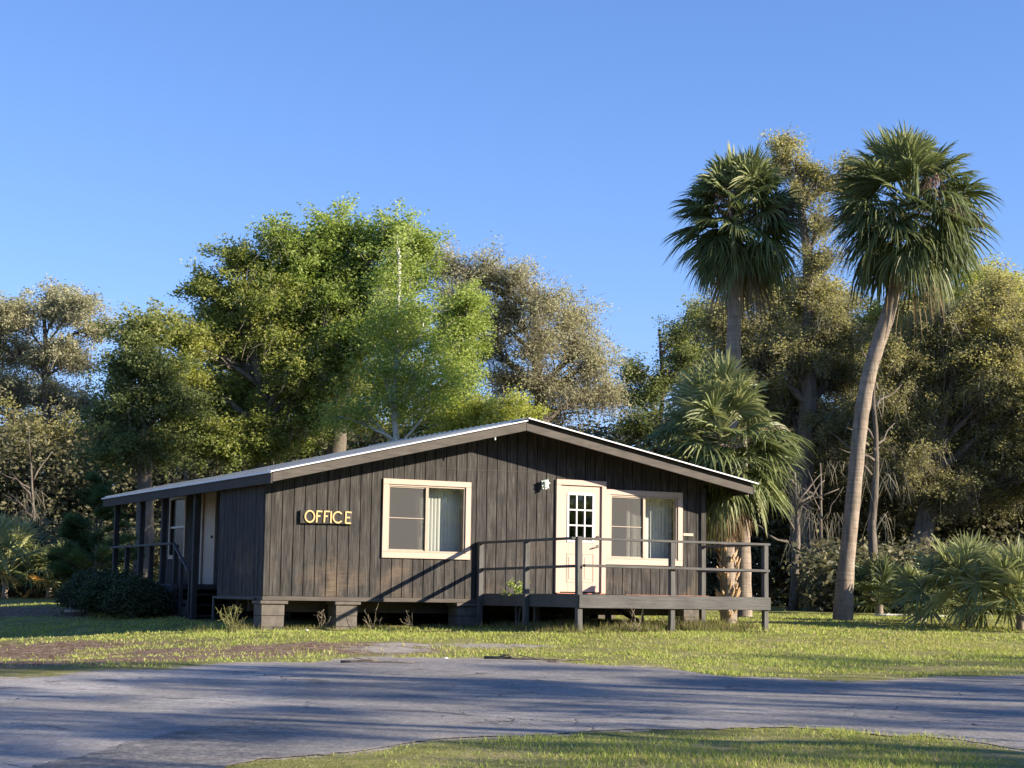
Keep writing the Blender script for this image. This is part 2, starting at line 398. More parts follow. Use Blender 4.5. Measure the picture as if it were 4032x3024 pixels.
# ------------------------------------------------------------------ road
NR = 60
tt = np.linspace(0, 1, NR)[None, :, None]
RP = FARP[:, None]*(1-tt)+NEARP[:, None]*tt
RP = RP.reshape(-1, 3); RP[:, 2] = gz(RP[:, 0], RP[:, 1])+.006
Ir = np.arange(len(US)*NR).reshape(len(US), NR)
Qr = np.stack([Ir[:-1, :-1], Ir[:-1, 1:], Ir[1:, 1:], Ir[1:, :-1]], -1).reshape(-1, 4)
uu, vv, _ = uv_of(RP[:, 0], RP[:, 1])
seam = [ghit(-500, 1790), ghit(60, 1662), ghit(400, 1577), ghit(520, 1556), ghit(700, 1535)]
sx = np.array([p[0] for p in seam]); sy = np.array([p[1] for p in seam])
# which side of the patched seam each point is on: 1 = newer dark asphalt
vs = np.interp(uu, [-500, 60, 250, 400, 520, 700, 900, 1000], [1790, 1662, 1612, 1577, 1556, 1538, 1500, 1430])
newer = np.clip((vv-vs)/3, 0, 1)
w_ = np.clip((uu-380)/300, 0, 1); newer = newer*(1-w_)+.5*w_
edge = np.minimum(vv-np.interp(uu, US, ve_f), np.interp(uu, US, ve_n)-vv)
sandy = np.clip(1-edge/7, 0, 1)+np.clip((uu-1600)/500, 0, 1)*np.clip(1-(vv-np.interp(uu, US, ve_f))/45, 0, 1)*.9
def m_road():
    t = NT('old_asphalt'); o = t.coord(); a = t.noise(o, .55, 5, .65, .5); b = t.noise(o, 10, 6, .8); c = t.noise(o, 26, 5, .85)
    old = t.ramp(t.math('ADD', t.math('MULTIPLY', a, .35), t.math('ADD', t.math('MULTIPLY', b, .3), t.math('MULTIPLY', c, .35))), [(.38, (.14, .133, .127)), (.5, (.27, .256, .243)), (.62, (.47, .445, .42))])
    new = t.ramp(t.math('ADD', t.math('MULTIPLY', b, .55), t.math('MULTIPLY', c, .45)), [(.38, (.065, .063, .060)), (.5, (.165, .157, .149)), (.62, (.33, .315, .295))])
    nf = t.n('ShaderNodeAttribute', attribute_name='newer').outputs['Fac']; sf = t.n('ShaderNodeAttribute', attribute_name='sandy').outputs['Fac']
    col = t.mix(t.fr(t.math('ADD', nf, t.math('MULTIPLY', t.math('SUBTRACT', b, .5), .6)), .3, .7), old, new)
    # cracks
    vo = t.n('ShaderNodeTexVoronoi', feature='DISTANCE_TO_EDGE'); vo.inputs['Scale'].default_value = .55
    w = t.n('ShaderNodeTexNoise'); w.inputs['Scale'].default_value = 1.6; w.inputs['Detail'].default_value = 5
    t.l(o, w.inputs['Vector']); mx = t.n('ShaderNodeMix', data_type='RGBA', blend_type='ADD'); mx.inputs[0].default_value = .9
    t.l(o, mx.inputs[6]); t.l(w.outputs['Color'], mx.inputs[7]); t.l(mx.outputs[2], vo.inputs['Vector'])
    cr = t.math('MULTIPLY', t.fr(vo.outputs['Distance'], .010, .003), t.fr(a, .50, .60))
    col = t.mix(t.math('MULTIPLY', cr, .8), col, (.02, .019, .018))
    pa = t.math('MULTIPLY', t.fr(t.noise(o, 1.1, 5, .7, .8), .60, .64), .55)
    col = t.mix(pa, col, (.055, .052, .05))
    sd = t.fr(t.math('ADD', sf, t.math('MULTIPLY', t.math('SUBTRACT', b, .5), 1.4)), .35, .9)
    col = t.mix(t.math('MULTIPLY', sd, .75), col, t.ramp(b, [(.3, (.20, .165, .13)), (.7, (.40, .35, .29))]))
    t.bump(t.math('ADD', t.math('SUBTRACT', c, t.math('MULTIPLY', cr, 1.5)), t.math('MULTIPLY', b, .8)), .7, .015); return t.base(col, .85, .25)
road = mesh_from('road', RP, Qr, m_road(), smooth=True, attrs={'newer': ('POINT', newer), 'sandy': ('POINT', sandy)})
tag(road, kind='structure')

# ------------------------------------------------------------------ the office
def zr(x):                              # roof line (top of the rake boards)
    return np.where(x < 4.587, 3.13-.2345*(4.587-x), 3.13-.193*(x-4.587))
W = 8.83; YB = 9.7; YM = 5.9; XW = 2.7; OV = .7; XIN = 1.1; NOOK = 2.38
office = empty('office_building', (4.4, 0, -.6), 'low dark brown wooden office with gable roof, raised on block piers', 'building')
def boards(mb, s0, s1, zb, zt, openings, fn, d0, d1, pitch=.2032, off=.107, gap=.016):
    """vertical boards along s; fn(s, depth, z) -> xyz"""
    edges = [s0]
    k = math.ceil((s0-off)/pitch)
    while off+k*pitch < s1-.02:
        if off+k*pitch > s0+.02: edges.append(off+k*pitch)
        k += 1
    edges.append(s1)
    for a, b in zip(edges[:-1], edges[1:]):
        if a > s0: a += gap/2
        if b < s1: b -= gap/2
        xs = sorted({a, b, *[e for o in openings for e in (o[0], o[1]) if a < e < b], *([4.587] if zt is not None and a < 4.587 < b and s1 > 8 else [])})
        for p, q in zip(xs[:-1], xs[1:]):
            mid = (p+q)/2; zs = [(zb, None)]
            cuts = sorted([(o[2], o[3]) for o in openings if o[0] < mid < o[1]])
            cur = zb; segs = []
            for c0, c1 in cuts:
                if c0 > cur: segs.append((cur, c0))
                cur = max(cur, c1)
            segs.append((cur, None))
            for z0, z1 in segs:
                t0 = zt(p) if z1 is None else z1; t1 = zt(q) if z1 is None else z1
                if min(t0, t1) <= z0: continue
                V = [fn(p, d0, z0), fn(q, d0, z0), fn(q, d1, z0), fn(p, d1, z0), fn(p, d0, t0), fn(q, d0, t1), fn(q, d1, t1), fn(p, d1, t0)]
                mb.hexa(V)
ztop = lambda x: float(zr(x))-.035
W1 = (2.139+.10, 3.846-.10, .683+.10, 2.058-.10)      # openings: x0 x1 z0 z1
W2 = (6.632+.10, 8.319-.10, .664+.10, 2.053-.10)
DR = (5.575+.09, 6.631-.09, .136, 2.193-.09)
OP = [W1, W2, DR]
front = lambda s, d, z: (s, d, z)
mb = MB(); boards(mb, .0, W, 0, ztop, OP, front, 0, .018)
mb.build('front_wall', M_SID, office)
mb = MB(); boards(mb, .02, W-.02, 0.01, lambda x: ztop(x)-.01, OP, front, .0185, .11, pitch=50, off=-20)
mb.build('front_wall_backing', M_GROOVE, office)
side = lambda s, d, z: (d, s, z)
mb = MB(); boards(mb, .0, NOOK, 0, lambda s: 2.0, [], side, .0-.002, .016, off=.05)
boards(mb, .02, NOOK-.01, .0, lambda s: 1.99, [], side, .017, .1, pitch=50, off=-20)
mb.build('side_wall', M_SID, office)
mb = MB(); boards(mb, .0, XIN, 0, lambda s: float(zr(s))-.06, [], lambda s, d, z: (s, NOOK-d, z), 0, .08, off=.05)
mb.build('porch_end_wall', M_SID, office)
SD = (5.98, 6.72, .2, 2.06); SW = (7.95, 8.95, .82, 2.0)
mb = MB(); boards(mb, NOOK, YB, 0, lambda s: float(zr(XIN))-.06, [SD, SW], side, XIN, XIN+.02, off=.05)
boards(mb, NOOK, YB, 0, lambda s: float(zr(XIN))-.07, [SD, SW], side, XIN+.021, XIN+.12, pitch=50, off=-20)
mb.build('porch_wall', M_SID, office)
mb = MB(); boards(mb, .0, YM, 0, lambda s: float(zr(W))-.05, [], side, W, W-.02, off=.05)
boards(mb, .12, YM, 0, lambda s: float(zr(W))-.06, [], side, W-.021, W-.12, pitch=50, off=-20)
mb.build('right_wall', M_SID, office)
mb = MB(); boards(mb, XIN+.13, W, -.75, ztop, [], lambda s, d, z: (s, YM-d, z), 0, .1, off=.05)  # unseen; carried down past the floor to keep light from under the house
mb.build('back_wall', M_SID, office)
mb = MB(); mb.box(XIN+.13, XW, YB-.1, YB, -.75, 2.2); mb.box(XW-.1, XW, YM+.01, YB-.101, -.75, 2.2); mb.box(XIN+.13, XW, YM+.01, YB-.101, .0, .1); mb.build('rear_wing_wall', M_SID, office)
mb = MB(); mb.hexa([(XIN+.2, YM+.21, 2.24), (XW+.1, YM+.21, 2.205), (XW+.1, YB+.1, 2.205), (XIN+.2, YB+.1, 2.24), (XIN+.2, YM+.21, 2.27), (XW+.1, YM+.21, 2.23), (XW+.1, YB+.1, 2.23), (XIN+.2, YB+.1, 2.27)]); mb.build('rear_wing_roof', M_ROOF, office)
# trim of the front wall
mb = MB(); mb.box(0, .10, -.016, -.001, -.0, float(zr(.05))-.12); mb.build('corner_board', M_SID, office, bevel=.003)
mb = MB(); mb.box(W-.10, W+.012, -.042, -.001, 0, float(zr(W))-.16); mb.build('corner_board', M_SID, office, bevel=.003)
mb = MB(); mb.box(0, W, .0, .06, -.075, -.004); mb.box(0, .05, .065, NOOK, -.075, -.004); mb.box(W-.06, W, .065, YM, -.075, -.004)
mb.build('sill_beam', M_FAS, office, bevel=.004)
mb = MB(); mb.bar((3.1, -.004, 2.279), (5.3, -.004, 2.30), .004, .006); mb.build('wall_flashing', M_FAS, office)
# floor, joists
mb = MB(); mb.box(.12, W-.12, .12, NOOK, -.06, .12); mb.box(XIN+.13, W-.13, NOOK+.001, YM-.12, -.06, .12)
for k in range(16): mb.box(.15, W-.15, .5+k*.6, .55+k*.6, -.27, -.065) if .5+k*.6 < NOOK-.1 else mb.box(XIN+.15, W-.15, .5+k*.6, .55+k*.6, -.27, -.065) if .5+k*.6 < YM-.2 else None
mb.build('floor', M_DARK, office)
mb = MB(); mb.box(1.9, 6.9, 4.6, 4.7, .121, 2.3); mb.box(4.9, 5.0, .13, 4.59, .121, 2.3); mb.build('partition_wall', M_INT, office)
# piers
def pier(x0, x1, y0=0.0, dep=.4, top=-.08):
    zb = float(gz((x0+x1)/2, y0))-.15
    m = MB(); nb = 3; h = (top-.06-zb)/nb
    for k in range(nb): m.box(x0+.004*(k % 2), x1-.004*(k % 2), y0+.02, y0+dep, zb+k*h+.003, zb+(k+1)*h-.003)
    p = m.build('pier', M_BLOCK, office, bevel=.006)
    c = MB(); c.box(x0-.03, x1+.05, y0-.015, y0+dep+.02, top-.055, top-.002); c.build('pier_cap', M_BLOCK, p, bevel=.006)
for a, b in ((-.005, .405), (1.335, 1.73), (3.64, 4.07), (5.95, 6.35), (8.38, 8.79)): pier(a, b)
for yy in (3.2, 5.3):
    for a, b in ((1.335, 1.73), (3.64, 4.07), (5.95, 6.35), (8.38, 8.79)): pier(a, b, yy)
# roof
Y0, Y1, YR = -OV, 6.1, 9.8; XR = 1.32
def slope_slab(m, xa, xb, y0, y1, dz0, dz1):
    za, zb2 = float(zr(xa)), float(zr(xb))
    m.hexa([(xa, y0, za+dz0), (xb, y0, zb2+dz0), (xb, y1, zb2+dz0), (xa, y1, za+dz0), (xa, y0, za+dz1), (xb, y0, zb2+dz1), (xb, y1, zb2+dz1), (xa, y1, za+dz1)])
R0x, R1x, RG = -.17, 9.50, 4.587
m = MB(); slope_slab(m, XR+.001, RG, Y0-.03, Y1+.05, .012, .030); slope_slab(m, R0x, XR, Y0-.03, YR+.05, .012, .030); slope_slab(m, RG, R1x+.04, Y0-.05, Y1+.05, .055, .070)
yy = Y0+.2
while yy < YR:
    if yy < Y1:
        slope_slab(m, R0x, RG-.02, yy, yy+.05, .0302, .0522); slope_slab(m, RG+.02, R1x+.03, yy, yy+.05, .0702, .0922)
    else: slope_slab(m, R0x, XR-.01, yy, yy+.05, .0302, .0522)
    yy += .23
roof = m.build('roof', M_ROOF, office)
m = MB(); slope_slab(m, R0x-.02, RG+.0, Y0-.055, Y0-.031, .010, .033); slope_slab(m, RG+.001, R1x+.05, Y0-.075, Y0-.051, .054, .076)
m.box(R0x-.03, R0x-.002, Y0-.03, YR+.05, float(zr(R0x))-.005, float(zr(R0x))+.022)
m.build('edge_trim', M_TRIMW, roof)
m = MB(); m.hexa([(RG-.14, Y0-.05, float(zr(RG-.14))+.055), (RG+.001, Y0-.05, 3.19), (RG+.001, Y1+.05, 3.19), (RG-.14, Y1+.05, float(zr(RG-.14))+.055), (RG-.14, Y0-.05, float(zr(RG-.14))+.066), (RG+.001, Y0-.05, 3.205), (RG+.001, Y1+.05, 3.205), (RG-.14, Y1+.05, float(zr(RG-.14))+.066)])
m.hexa([(RG+.002, Y0-.05, 3.19), (RG+.14, Y0-.05, float(zr(RG+.14))+.078), (RG+.14, Y1+.05, float(zr(RG+.14))+.078), (RG+.002, Y1+.05, 3.19), (RG+.002, Y0-.05, 3.205), (RG+.14, Y0-.05, float(zr(RG+.14))+.09), (RG+.14, Y1+.05, float(zr(RG+.14))+.09), (RG+.002, Y1+.05, 3.205)])
m.build('ridge_cap', M_ROOF, roof)
m = MB(); slope_slab(m, XR+.001, RG-.001, Y0+.045, Y1, -.03, .010); slope_slab(m, R0x+.03, XR, Y0+.045, YR, -.03, .010); slope_slab(m, RG+.001, R1x-.05, Y0+.045, Y1, -.03, .05)
m.build('roof_sheathing', M_DARK, roof)
for xa, xb, dz0, dz1 in ((R0x+.035, RG-.002, -.155, .003), (RG+.002, R1x-.04, -.155, -.02)):
    m = MB(); slope_slab(m, xa, xb, Y0, Y0+.04, dz0, dz1); m.build('rake_board', M_FAS, roof, bevel=.004)
    m = MB(); slope_slab(m, xa, xb, Y1-.04, Y1-.002, dz0, dz1-.03); m.build('rake_board', M_FAS, roof)
z0 = float(zr(R0x+.03))
m = MB(); m.box(R0x, R0x+.034, Y0+.001, YR, z0-.18, z0-.012); m.build('eave_board', M_EAVE, roof, bevel=.004)
z1 = float(zr(R1x-.03))
m = MB(); m.box(R1x-.039, R1x, Y0+.001, Y1, z1-.15, z1+.0); m.build('eave_board', M_EAVE, roof, bevel=.004)
m = MB(); m.box(3.98, 4.0, -.66, -.64, 2.78, 2.93); m.build('hanging_hook', M_LAMP, roof)

# windows ------------------------------------------------------
def window(x0, x1, z0, z1, slatfn, label):
    f = MB(); th = .105
    f.box(x0, x1, -.036, -.001, z0, z0+th-.002); f.box(x0, x1, -.034, -.001, z1-th+.01, z1)
    f.box(x0, x0+th, -.035, -.001, z0+th-.001, z1-th+.009); f.box(x1-th, x1, -.035, -.001, z0+th-.001, z1-th+.009)
    w = f.build('window', M_CREAM, office, bevel=.004); w['label'] = label
    a, b, c, d = x0+th+.001, x1-th-.001, z0+th, z1-th+.008
    xm = (a+b)/2+.0
    m = MB()
    m.box(a, b, -.012, .10, c, c+.03); m.box(a, b, -.012, .10, d-.03, d); m.box(a, a+.03, -.011, .10, c+.031, d-.031); m.box(b-.03, b, -.011, .10, c+.031, d-.031)
    m.box(xm-.03, xm+.03, -.004, .055, c+.031, d-.031)
    m.build('window_frame', M_ALU, w, bevel=.002)
    m = MB(); m.box(xm-.029, xm-.014, -.02, -.0045, c+.032, d-.032) ; m.box(a+.031, xm-.032, .004, .016, c+.031, c+.05); m.box(a+.031, xm-.032, .004, .016, d-.05, d-.031)
    zz = c+(d-c)*.50
    m.box(a+.031, xm-.032, .004, .012, zz, zz+.014)
    m.build('screen_bar', M_ALU, w)
    m = MB(); m.box(a+.03, xm-.031, .017, .019, c+.05, d-.05); m.build('screen', M_SCREEN, w)
    m = MB(); m.box(xm+.031, b-.031, .02, .024, c+.031, d-.031); m.box(a+.031, xm-.031, .05, .054, c+.031, d-.031); m.build('pane', M_GLASS, w)
    m = MB(); slatfn(m, a, xm, b, c, d); m.build('blind', M_BLIND, w)
def slat(m, x, y, z0, z1, w, ang, tilt=0):
    cx, sy = math.cos(ang)*w/2, math.sin(ang)*w/2
    V = []
    for z, dx in ((z0, -tilt), (z1, tilt)):
        for k in (-1, -.33, .33, 1):
            V.append((x+dx+cx*k, y+sy*k-.010*(1-k*k), z))
    m.add(V, [(0, 1, 5, 4), (1, 2, 6, 5), (2, 3, 7, 6)])
def sl1(m, a, xm, b, c, d):
    k = 0; x = xm+.02
    while x < b+.1:
        slat(m, x, .31+.004*math.sin(k*2.1), c+.03, d+.03, .085, math.radians(-28 if k < 9 else -20)); x += .068; k += 1
    slat(m, xm-.035, .29, c+.28, d-.03, .07, math.radians(-60), -.045)
    slat(m, xm-.10, .29, c+.02, d-.03, .05, math.radians(-70), -.07)
    m.box(a-.1, b+.1, .27, .33, d+.03, d+.06)
def sl2(m, a, xm, b, c, d):
    k = 0; x = xm+.0
    while x < b+.1:
        slat(m, x, .37+.006*math.sin(k*1.3), c+.03, d+.03, .092, math.radians(-6+8*math.sin(k*1.7))); x += .074; k += 1
    slat(m, xm-.14, .33, c+.02, d+.02, .085, math.radians(10)); slat(m, xm+.27, .2, c+.02, d-.0, .02, 0)
    m.box(a-.1, b+.1, .27, .33, d+.03, d+.06)
window(2.139, 3.846, .683, 2.058, sl1, 'cream trimmed sliding window left of the door')
window(6.632, 8.319, .664, 2.053, sl2, 'cream trimmed sliding window right of the door')

# door ---------------------------------------------------------
a, b, z0, z1 = 5.575, 6.631, .13, 2.193
m = MB(); m.box(a, a+.095, -.045, .08, z0, z1-.10); m.box(b-.095, b, -.045, .08, z0, z1-.10); m.box(a, b, -.048, .08, z1-.099, z1)
m.build('door_frame', M_CREAM, office, bevel=.004)
da, db, dz0, dz1 = a+.10, b-.10, z0+.02, z1-.105
ga, gb, gz0, gz1 = da+.17, db-.17, dz0+.93, dz1-.16
m = MB(); m.box(da, ga, -.01, .034, dz0, dz1); m.box(gb, db, -.01, .034, dz0, dz1); m.box(ga+.0005, gb-.0005, -.01, .034, gz1, dz1); m.box(ga+.0005, gb-.0005, -.01, .034, dz0, gz0)
for pa, pb in ((ga-.03, (ga+gb)/2-.045), ((ga+gb)/2+.045, gb+.03)):
    for x0_, x1_, zz0, zz1 in ((pa, pb, dz0+.17, dz0+.185), (pa, pb, dz0+.685, dz0+.70), (pa, pa+.015, dz0+.1855, dz0+.6845), (pb-.015, pb, dz0+.1855, dz0+.6845)):
        m.box(x0_, x1_, -.017, -.0105, zz0, zz1)
    m.box(pa+.045, pb-.045, -.016, -.0105, dz0+.235, dz0+.635)
door = m.build('door', M_CREAM, office, bevel=.002)
m = MB(); m.box(ga-.03, gb+.03, -.022, -.0105, gz0-.03, gz0+.012); m.box(ga-.03, gb+.03, -.022, -.0105, gz1-.012, gz1+.03)
m.box(ga-.03, ga+.012, -.021, -.0105, gz0+.0125, gz1-.0125); m.box(gb-.012, gb+.03, -.021, -.0105, gz0+.0125, gz1-.0125)
for k in (1, 2):
    x = ga+(gb-ga)*k/3; m.box(x-.015, x+.015, -.020, -.002, gz0+.013, gz1-.013)
    z = gz0+(gz1-gz0)*k/3
    for j in range(3):
        xa = ga+(gb-ga)*j/3+.0155; xb = ga+(gb-ga)*(j+1)/3-.0155
        m.box(xa, xb, -.0195, -.002, z-.014, z+.014)
m.build('muntin', M_WHITE, door, bevel=.002)
m = MB(); m.box(ga+.001, gb-.001, .010, .014, gz0+.001, gz1-.001); m.build('pane', M_GLASS, door)
m = MB(); m.tube([(db-.06, -.011, .99), (db-.06, -.03, .99)], .026, 12); m.tube([(db-.06, -.03, .99), (db-.06, -.06, .99)], .011, 8)
m.bar((db-.05, -.062, .992), (db-.17, -.066, .965), .014, .022); m.build('handle', M_METAL, door, smooth=False)
m = MB(); m.tube([(db-.06, -.011, 1.16), (db-.06, -.035, 1.16)], .027, 12); m.bar((db-.075, -.038, 1.165), (db-.045, -.038, 1.155), .01, .012); m.build('deadbolt', M_METAL, door)
m = MB(); m.box(a+.02, b-.02, -.07, .08, .115, .129); m.build('threshold', M_RED, office)
# porch door and window on the left side
m = MB(); y0_, y1_, z0_, z1_ = SD
X = XIN
m.box(X-.03, X+.08, y0_-.09, y0_, z0_, z1_); m.box(X-.03, X+.08, y1_, y1_+.09, z0_, z1_); m.box(X-.033, X+.08, y0_-.09, y1_+.09, z1_+.001, z1_+.09)
m.build('door_frame', M_CREAM, office)
m = MB(); m.box(X+.01, X+.05, y0_+.002, y1_-.002, z0_+.002, z1_-.002); sdoor = m.build('door', M_CREAM, office); sdoor['label'] = 'shaded cream side door inside the porch'
m = MB(); m.ball((X-.03, y0_+.08, 1.15), .03); m.tube([(X+.009, y0_+.08, 1.15), (X-.03, y0_+.08, 1.15)], .012, 6); m.build('handle', M_METAL, sdoor, smooth=True)
m = MB(); y0_, y1_, z0_, z1_ = SW
m.box(X-.03, X+.02, y0_-.08, y0_, z0_-.08, z1_+.08); m.box(X-.03, X+.02, y1_, y1_+.08, z0_-.08, z1_+.08); m.box(X-.032, X+.02, y0_+.001, y1_-.001, z1_, z1_+.08); m.box(X-.032, X+.02, y0_+.001, y1_-.001, z0_-.08, z0_)
pw = m.build('window', M_CREAM, office); pw['label'] = 'porch window on the shaded left side'
m = MB(); m.box(X+.03, X+.035, y0_+.001, y1_-.001, z0_+.001, z1_-.001); m.build('pane', M_DARKPANE, pw)
m = MB(); m.box(X-.01, X+.03, y0_, y1_, (z0_+z1_)/2-.02, (z0_+z1_)/2+.02); m.build('sash', M_WHITE, pw)
# porch
m = MB(); m.box(.0, XIN-.002, 5.05, YB, .10, .20)
m.build('porch_floor', M_DECK, office)
m = MB(); m.box(-.03, -.001, 5.05, YB, .04, .20); m.build('porch_edge_board', M_DECK, office)
for y in (3.90, 5.97, 7.52, 9.46):
    m = MB(); m.box(.0, .10, y-.05, y+.05, float(gz(0, y))-.1, 1.93); m.build('porch_post', M_POSTW, office, bevel=.004)
for y in (8.51, 6.76, 5.10):
    m = MB(); m.box(.0, .09, y-.045, y+.045, .2 if y > 5.2 else -.8, .95); m.build('railing_post', M_POSTW, office, bevel=.004)
for y, zt in ((4.63, .70), (4.08, .42)):
    m = MB(); m.box(.0, .06, y-.03, y+.03, -.8, zt); m.build('railing_post', M_POSTW, office)
m = MB(); m.bar((-.02, 5.06, .97), (-.02, 9.5, .97), .09, .04); m.build('top_rail', M_DECK, office)
m = MB(); m.bar((-.02, 5.06, .97), (-.02, 4.02, .43), .05, .04); m.build('stair_rail', M_DECK, office)
m = MB()
for k in range(3): m.box(.06, XIN-.03, 4.72-.32*k, 5.04-.32*k, .02-.2*k-.04, .02-.2*k)
m.box(.06, .10, 4.0, 5.04, -.75, -.1); m.build('steps', M_POSTW, office)
m = MB(); m.tube([(-.03, 2.47, -.62), (-.03, 2.47, -.02)], .025, 8); m.bar((-.03, 2.47, -.04), (-.03, .3, -.05), .03, .03); m.build('drain_pipe', M_DPOST, office)

# sign, plate, lamp --------------------------------------------
sign = empty('office_sign', (1.1, -.02, 1.23), 'dark wooden plank sign with raised yellow letters reading OFFICE', 'sign')
m = MB(); m.hexa([(.615, -.055, 1.228), (1.59, -.055, 1.238), (1.59, -.018, 1.238), (.615, -.018, 1.228), (.615, -.055, 1.452), (1.59, -.055, 1.468), (1.59, -.018, 1.468), (.615, -.018, 1.452)])
m.build('board', M_SID, sign, bevel=.004)
def stroke(m, pts, w=.026, y=-.0555, th=.016):
    for p, q in zip(pts[:-1], pts[1:]):
        p = np.array(p, float); q = np.array(q, float); d = q-p; d /= np.linalg.norm(d)
        p = p-d*w*.2; q = q+d*w*.2
        m.bar((p[0], y-th/2, p[1]), (q[0], y-th/2, q[1]), th+.0006*(len(m.v) % 5), w, (-d[1], 0, d[0]))
def arc(cx, cz, rx, rz, a0, a1, n=14): return [(cx+rx*math.cos(math.radians(a0+(a1-a0)*k/n)), cz+rz*math.sin(math.radians(a0+(a1-a0)*k/n))) for k in range(n+1)]
zb_, zt_ = 1.253, 1.442
letters = {
 'O': [arc(.78, 1.348, .083, .095, 0, 360, 22)],
 'F1': [[(.905, zb_), (.912, zt_)], [(.912, zt_), (1.0, zt_-.004)], [(.909, 1.355), (.965, 1.36)]],
 'F2': [[(1.043, zb_+.005), (1.05, zt_)], [(1.05, zt_), (1.135, zt_+.001)], [(1.047, 1.358), (1.10, 1.362)]],
 'I': [[(1.163, zb_-.002), (1.168, zt_)]],
 'C': [arc(1.292, 1.349, .085, .092, 42, 318, 18)],
 'E': [[(1.435, zb_+.004), (1.44, zt_+.003)], [(1.44, zt_+.003), (1.535, zt_-.003)], [(1.437, 1.35), (1.51, 1.352)], [(1.435, zb_+.004), (1.53, zb_+.001)]]}
for k, ss in letters.items():
    m = MB()
    for s_ in ss: stroke(m, s_)
    m.build('letter', M_YEL, sign)
m = MB(); m.box(8.34, 8.565, -.022, -.001, 1.238, 1.288)
m.box(8.345, 8.56, -.024, -.0221, 1.243, 1.283)
pl = m.build('name_plate', M_CREAM, bevel=.003); tag(pl, 'small blank tan plate screwed to wall near right corner', 'plate')
lamp = empty('wall_lamp', (5.31, 0, 2.08), 'pale green flaking outdoor lamp on wall left of door top', 'lamp')
m = MB(); m.box(5.275, 5.355, -.02, -.001, 2.0, 2.15); m.tube([(5.315, -.02, 2.09), (5.315, -.10, 2.10)], .02, 8)
m.build('bracket', M_LAMP, lamp)
m = MB(); m.tube([(5.315, -.10, 2.17), (5.315, -.10, 2.15), (5.315, -.10, 2.12), (5.315, -.10, 2.03), (5.315, -.10, 1.99)], [.015, .05, .058, .05, .02], 8)
m.build('shade', M_LAMP, lamp, bevel=.002)
m = MB()
for k in range(6):
    an = k*math.pi/3+.3
    m.bar((5.315, -.10, 2.08), (5.315+.085*math.cos(an), -.10-.04*abs(math.sin(an)), 2.08+.10*math.sin(an)), .016, .02)
m.build('cage', M_LAMP, lamp)

# ------------------------------------------------------------------ deck
deck = empty('wooden_deck', (5.8, -1.8, -.55), 'grey weathered wooden deck with railings in front of the door', 'deck')
DX0, DX1, DY = 4.09, 7.74, -3.50
def ury(u, v, y): r = ray(u, v); return CAM+r*((y-CAM[1])/r[1])
pL = ury(1251.5, 1285, DY); pR = ury(1662, 1291, DY)
DX0, DX1 = float(pL[0]), float(pR[0]); DZ = .095
m = MB(); k = 0; x = DX0+.03
while x < DX1-.03:
    m.box(x, min(x+.135, DX1-.03), DY+.045, -.06, DZ-.035+.002*(k % 3), DZ+.002*(k % 3)); x += .141; k += 1
m.build('deck_floor', M_DECK, deck)
m = MB(); m.box(DX0+.9, DX1-1.2, DY+.05, -.3, DZ+.0055, DZ+.011); m.build('red_mat', M_RED, deck)
for args in ((DX0, DX1+.03, DY, DY+.038, DZ-.215, DZ-.0), (DX0-.02, DX0+.02, DY+.03, -.06, DZ-.21, DZ-.003), (DX1-.01, DX1+.03, DY+.04, -.06, DZ-.21, DZ-.003)):
    m = MB(); m.box(*args); m.build('fascia_board', M_DECK, deck, bevel=.005)
m = MB()
for k in range(6): xx = DX0+.3+k*.6; m.box(xx, xx+.04, DY+.05, -.07, DZ-.18, DZ-.04)
m.build('joist', M_DECK, deck)
RZ = DZ+.90
mx = float(ury(1457, 1230, DY)[0])
def dpost(x, y, top=RZ-.02, lean=0, w=.088):
    m = MB(); zb = float(gz(x, y))-.2; h = w/2
    V = [(x-h, y-h, zb), (x+h, y-h, zb), (x+h, y+h, zb), (x-h, y+h, zb), (x-h+lean, y-h, top), (x+h+lean, y-h, top), (x+h+lean, y+h, top), (x-h+lean, y+h, top)]
    m.hexa(V); m.build('post', M_DPOST, deck, bevel=.005)
f_ = DY+.085
dpost(DX0+.045, f_, RZ+.03, -.02, .092); dpost(mx, f_); dpost(DX1-.03, f_)
dpost(DX0-.066, DY/2-.05); dpost(DX0-.066, -.06)
dpost(DX1+.02, -1.42)
m = MB(); m.bar((DX0, f_-.0, RZ), (DX1+.05, f_, RZ), .10, .038); m.build('top_rail', M_DECK, deck, bevel=.004)
m = MB(); m.bar((DX0-.066, f_-.02, RZ+.002), (DX0-.066, -.02, RZ-.005), .10, .038); m.build('top_rail', M_DECK, deck, bevel=.004)
m = MB(); m.bar((DX1+.02, f_+.06, RZ-.002), (DX1+.02, -1.37, RZ-.002), .09, .038); m.build('top_rail', M_DECK, deck, bevel=.004)
zm = DZ+.455
m = MB(); m.bar((DX0+.09, f_-.064, zm+.01), (DX1+.0, f_-.064, zm-.005), .085, .042); m.build('middle_rail', M_DECK, deck, bevel=.004)
m = MB(); m.bar((DX0-.03, f_+.06, zm), (DX0-.03, -.03, zm-.03), .085, .042); m.build('middle_rail', M_DECK, deck, bevel=.004)
m = MB(); m.bar((DX1-.045, f_+.06, zm), (DX1-.045, -1.4, zm), .085, .042); m.build('middle_rail', M_DECK, deck, bevel=.004)
for a_, b_, w_, h_ in (((DX0+.3, -1.5, -.12), (DX0+.3, -1.5, -.7), .08, .08), ((mx-.2, -1.7, -.12), (mx-.2, -1.7, -.7), .08, .08), ((mx+.25, -1.2, -.12), (mx+.9, -1.2, -.45), .2, .04)):
    m = MB(); m.bar(a_, b_, w_, h_); m.build('brace', M_DPOST, deck)
pp = at(1388, 1322, 31.5); m = MB(); m.tube([(pp[0], pp[1], -.75), (pp[0], pp[1], -.12)], .022, 8); m.build('white_pipe', M_WHITE, deck)

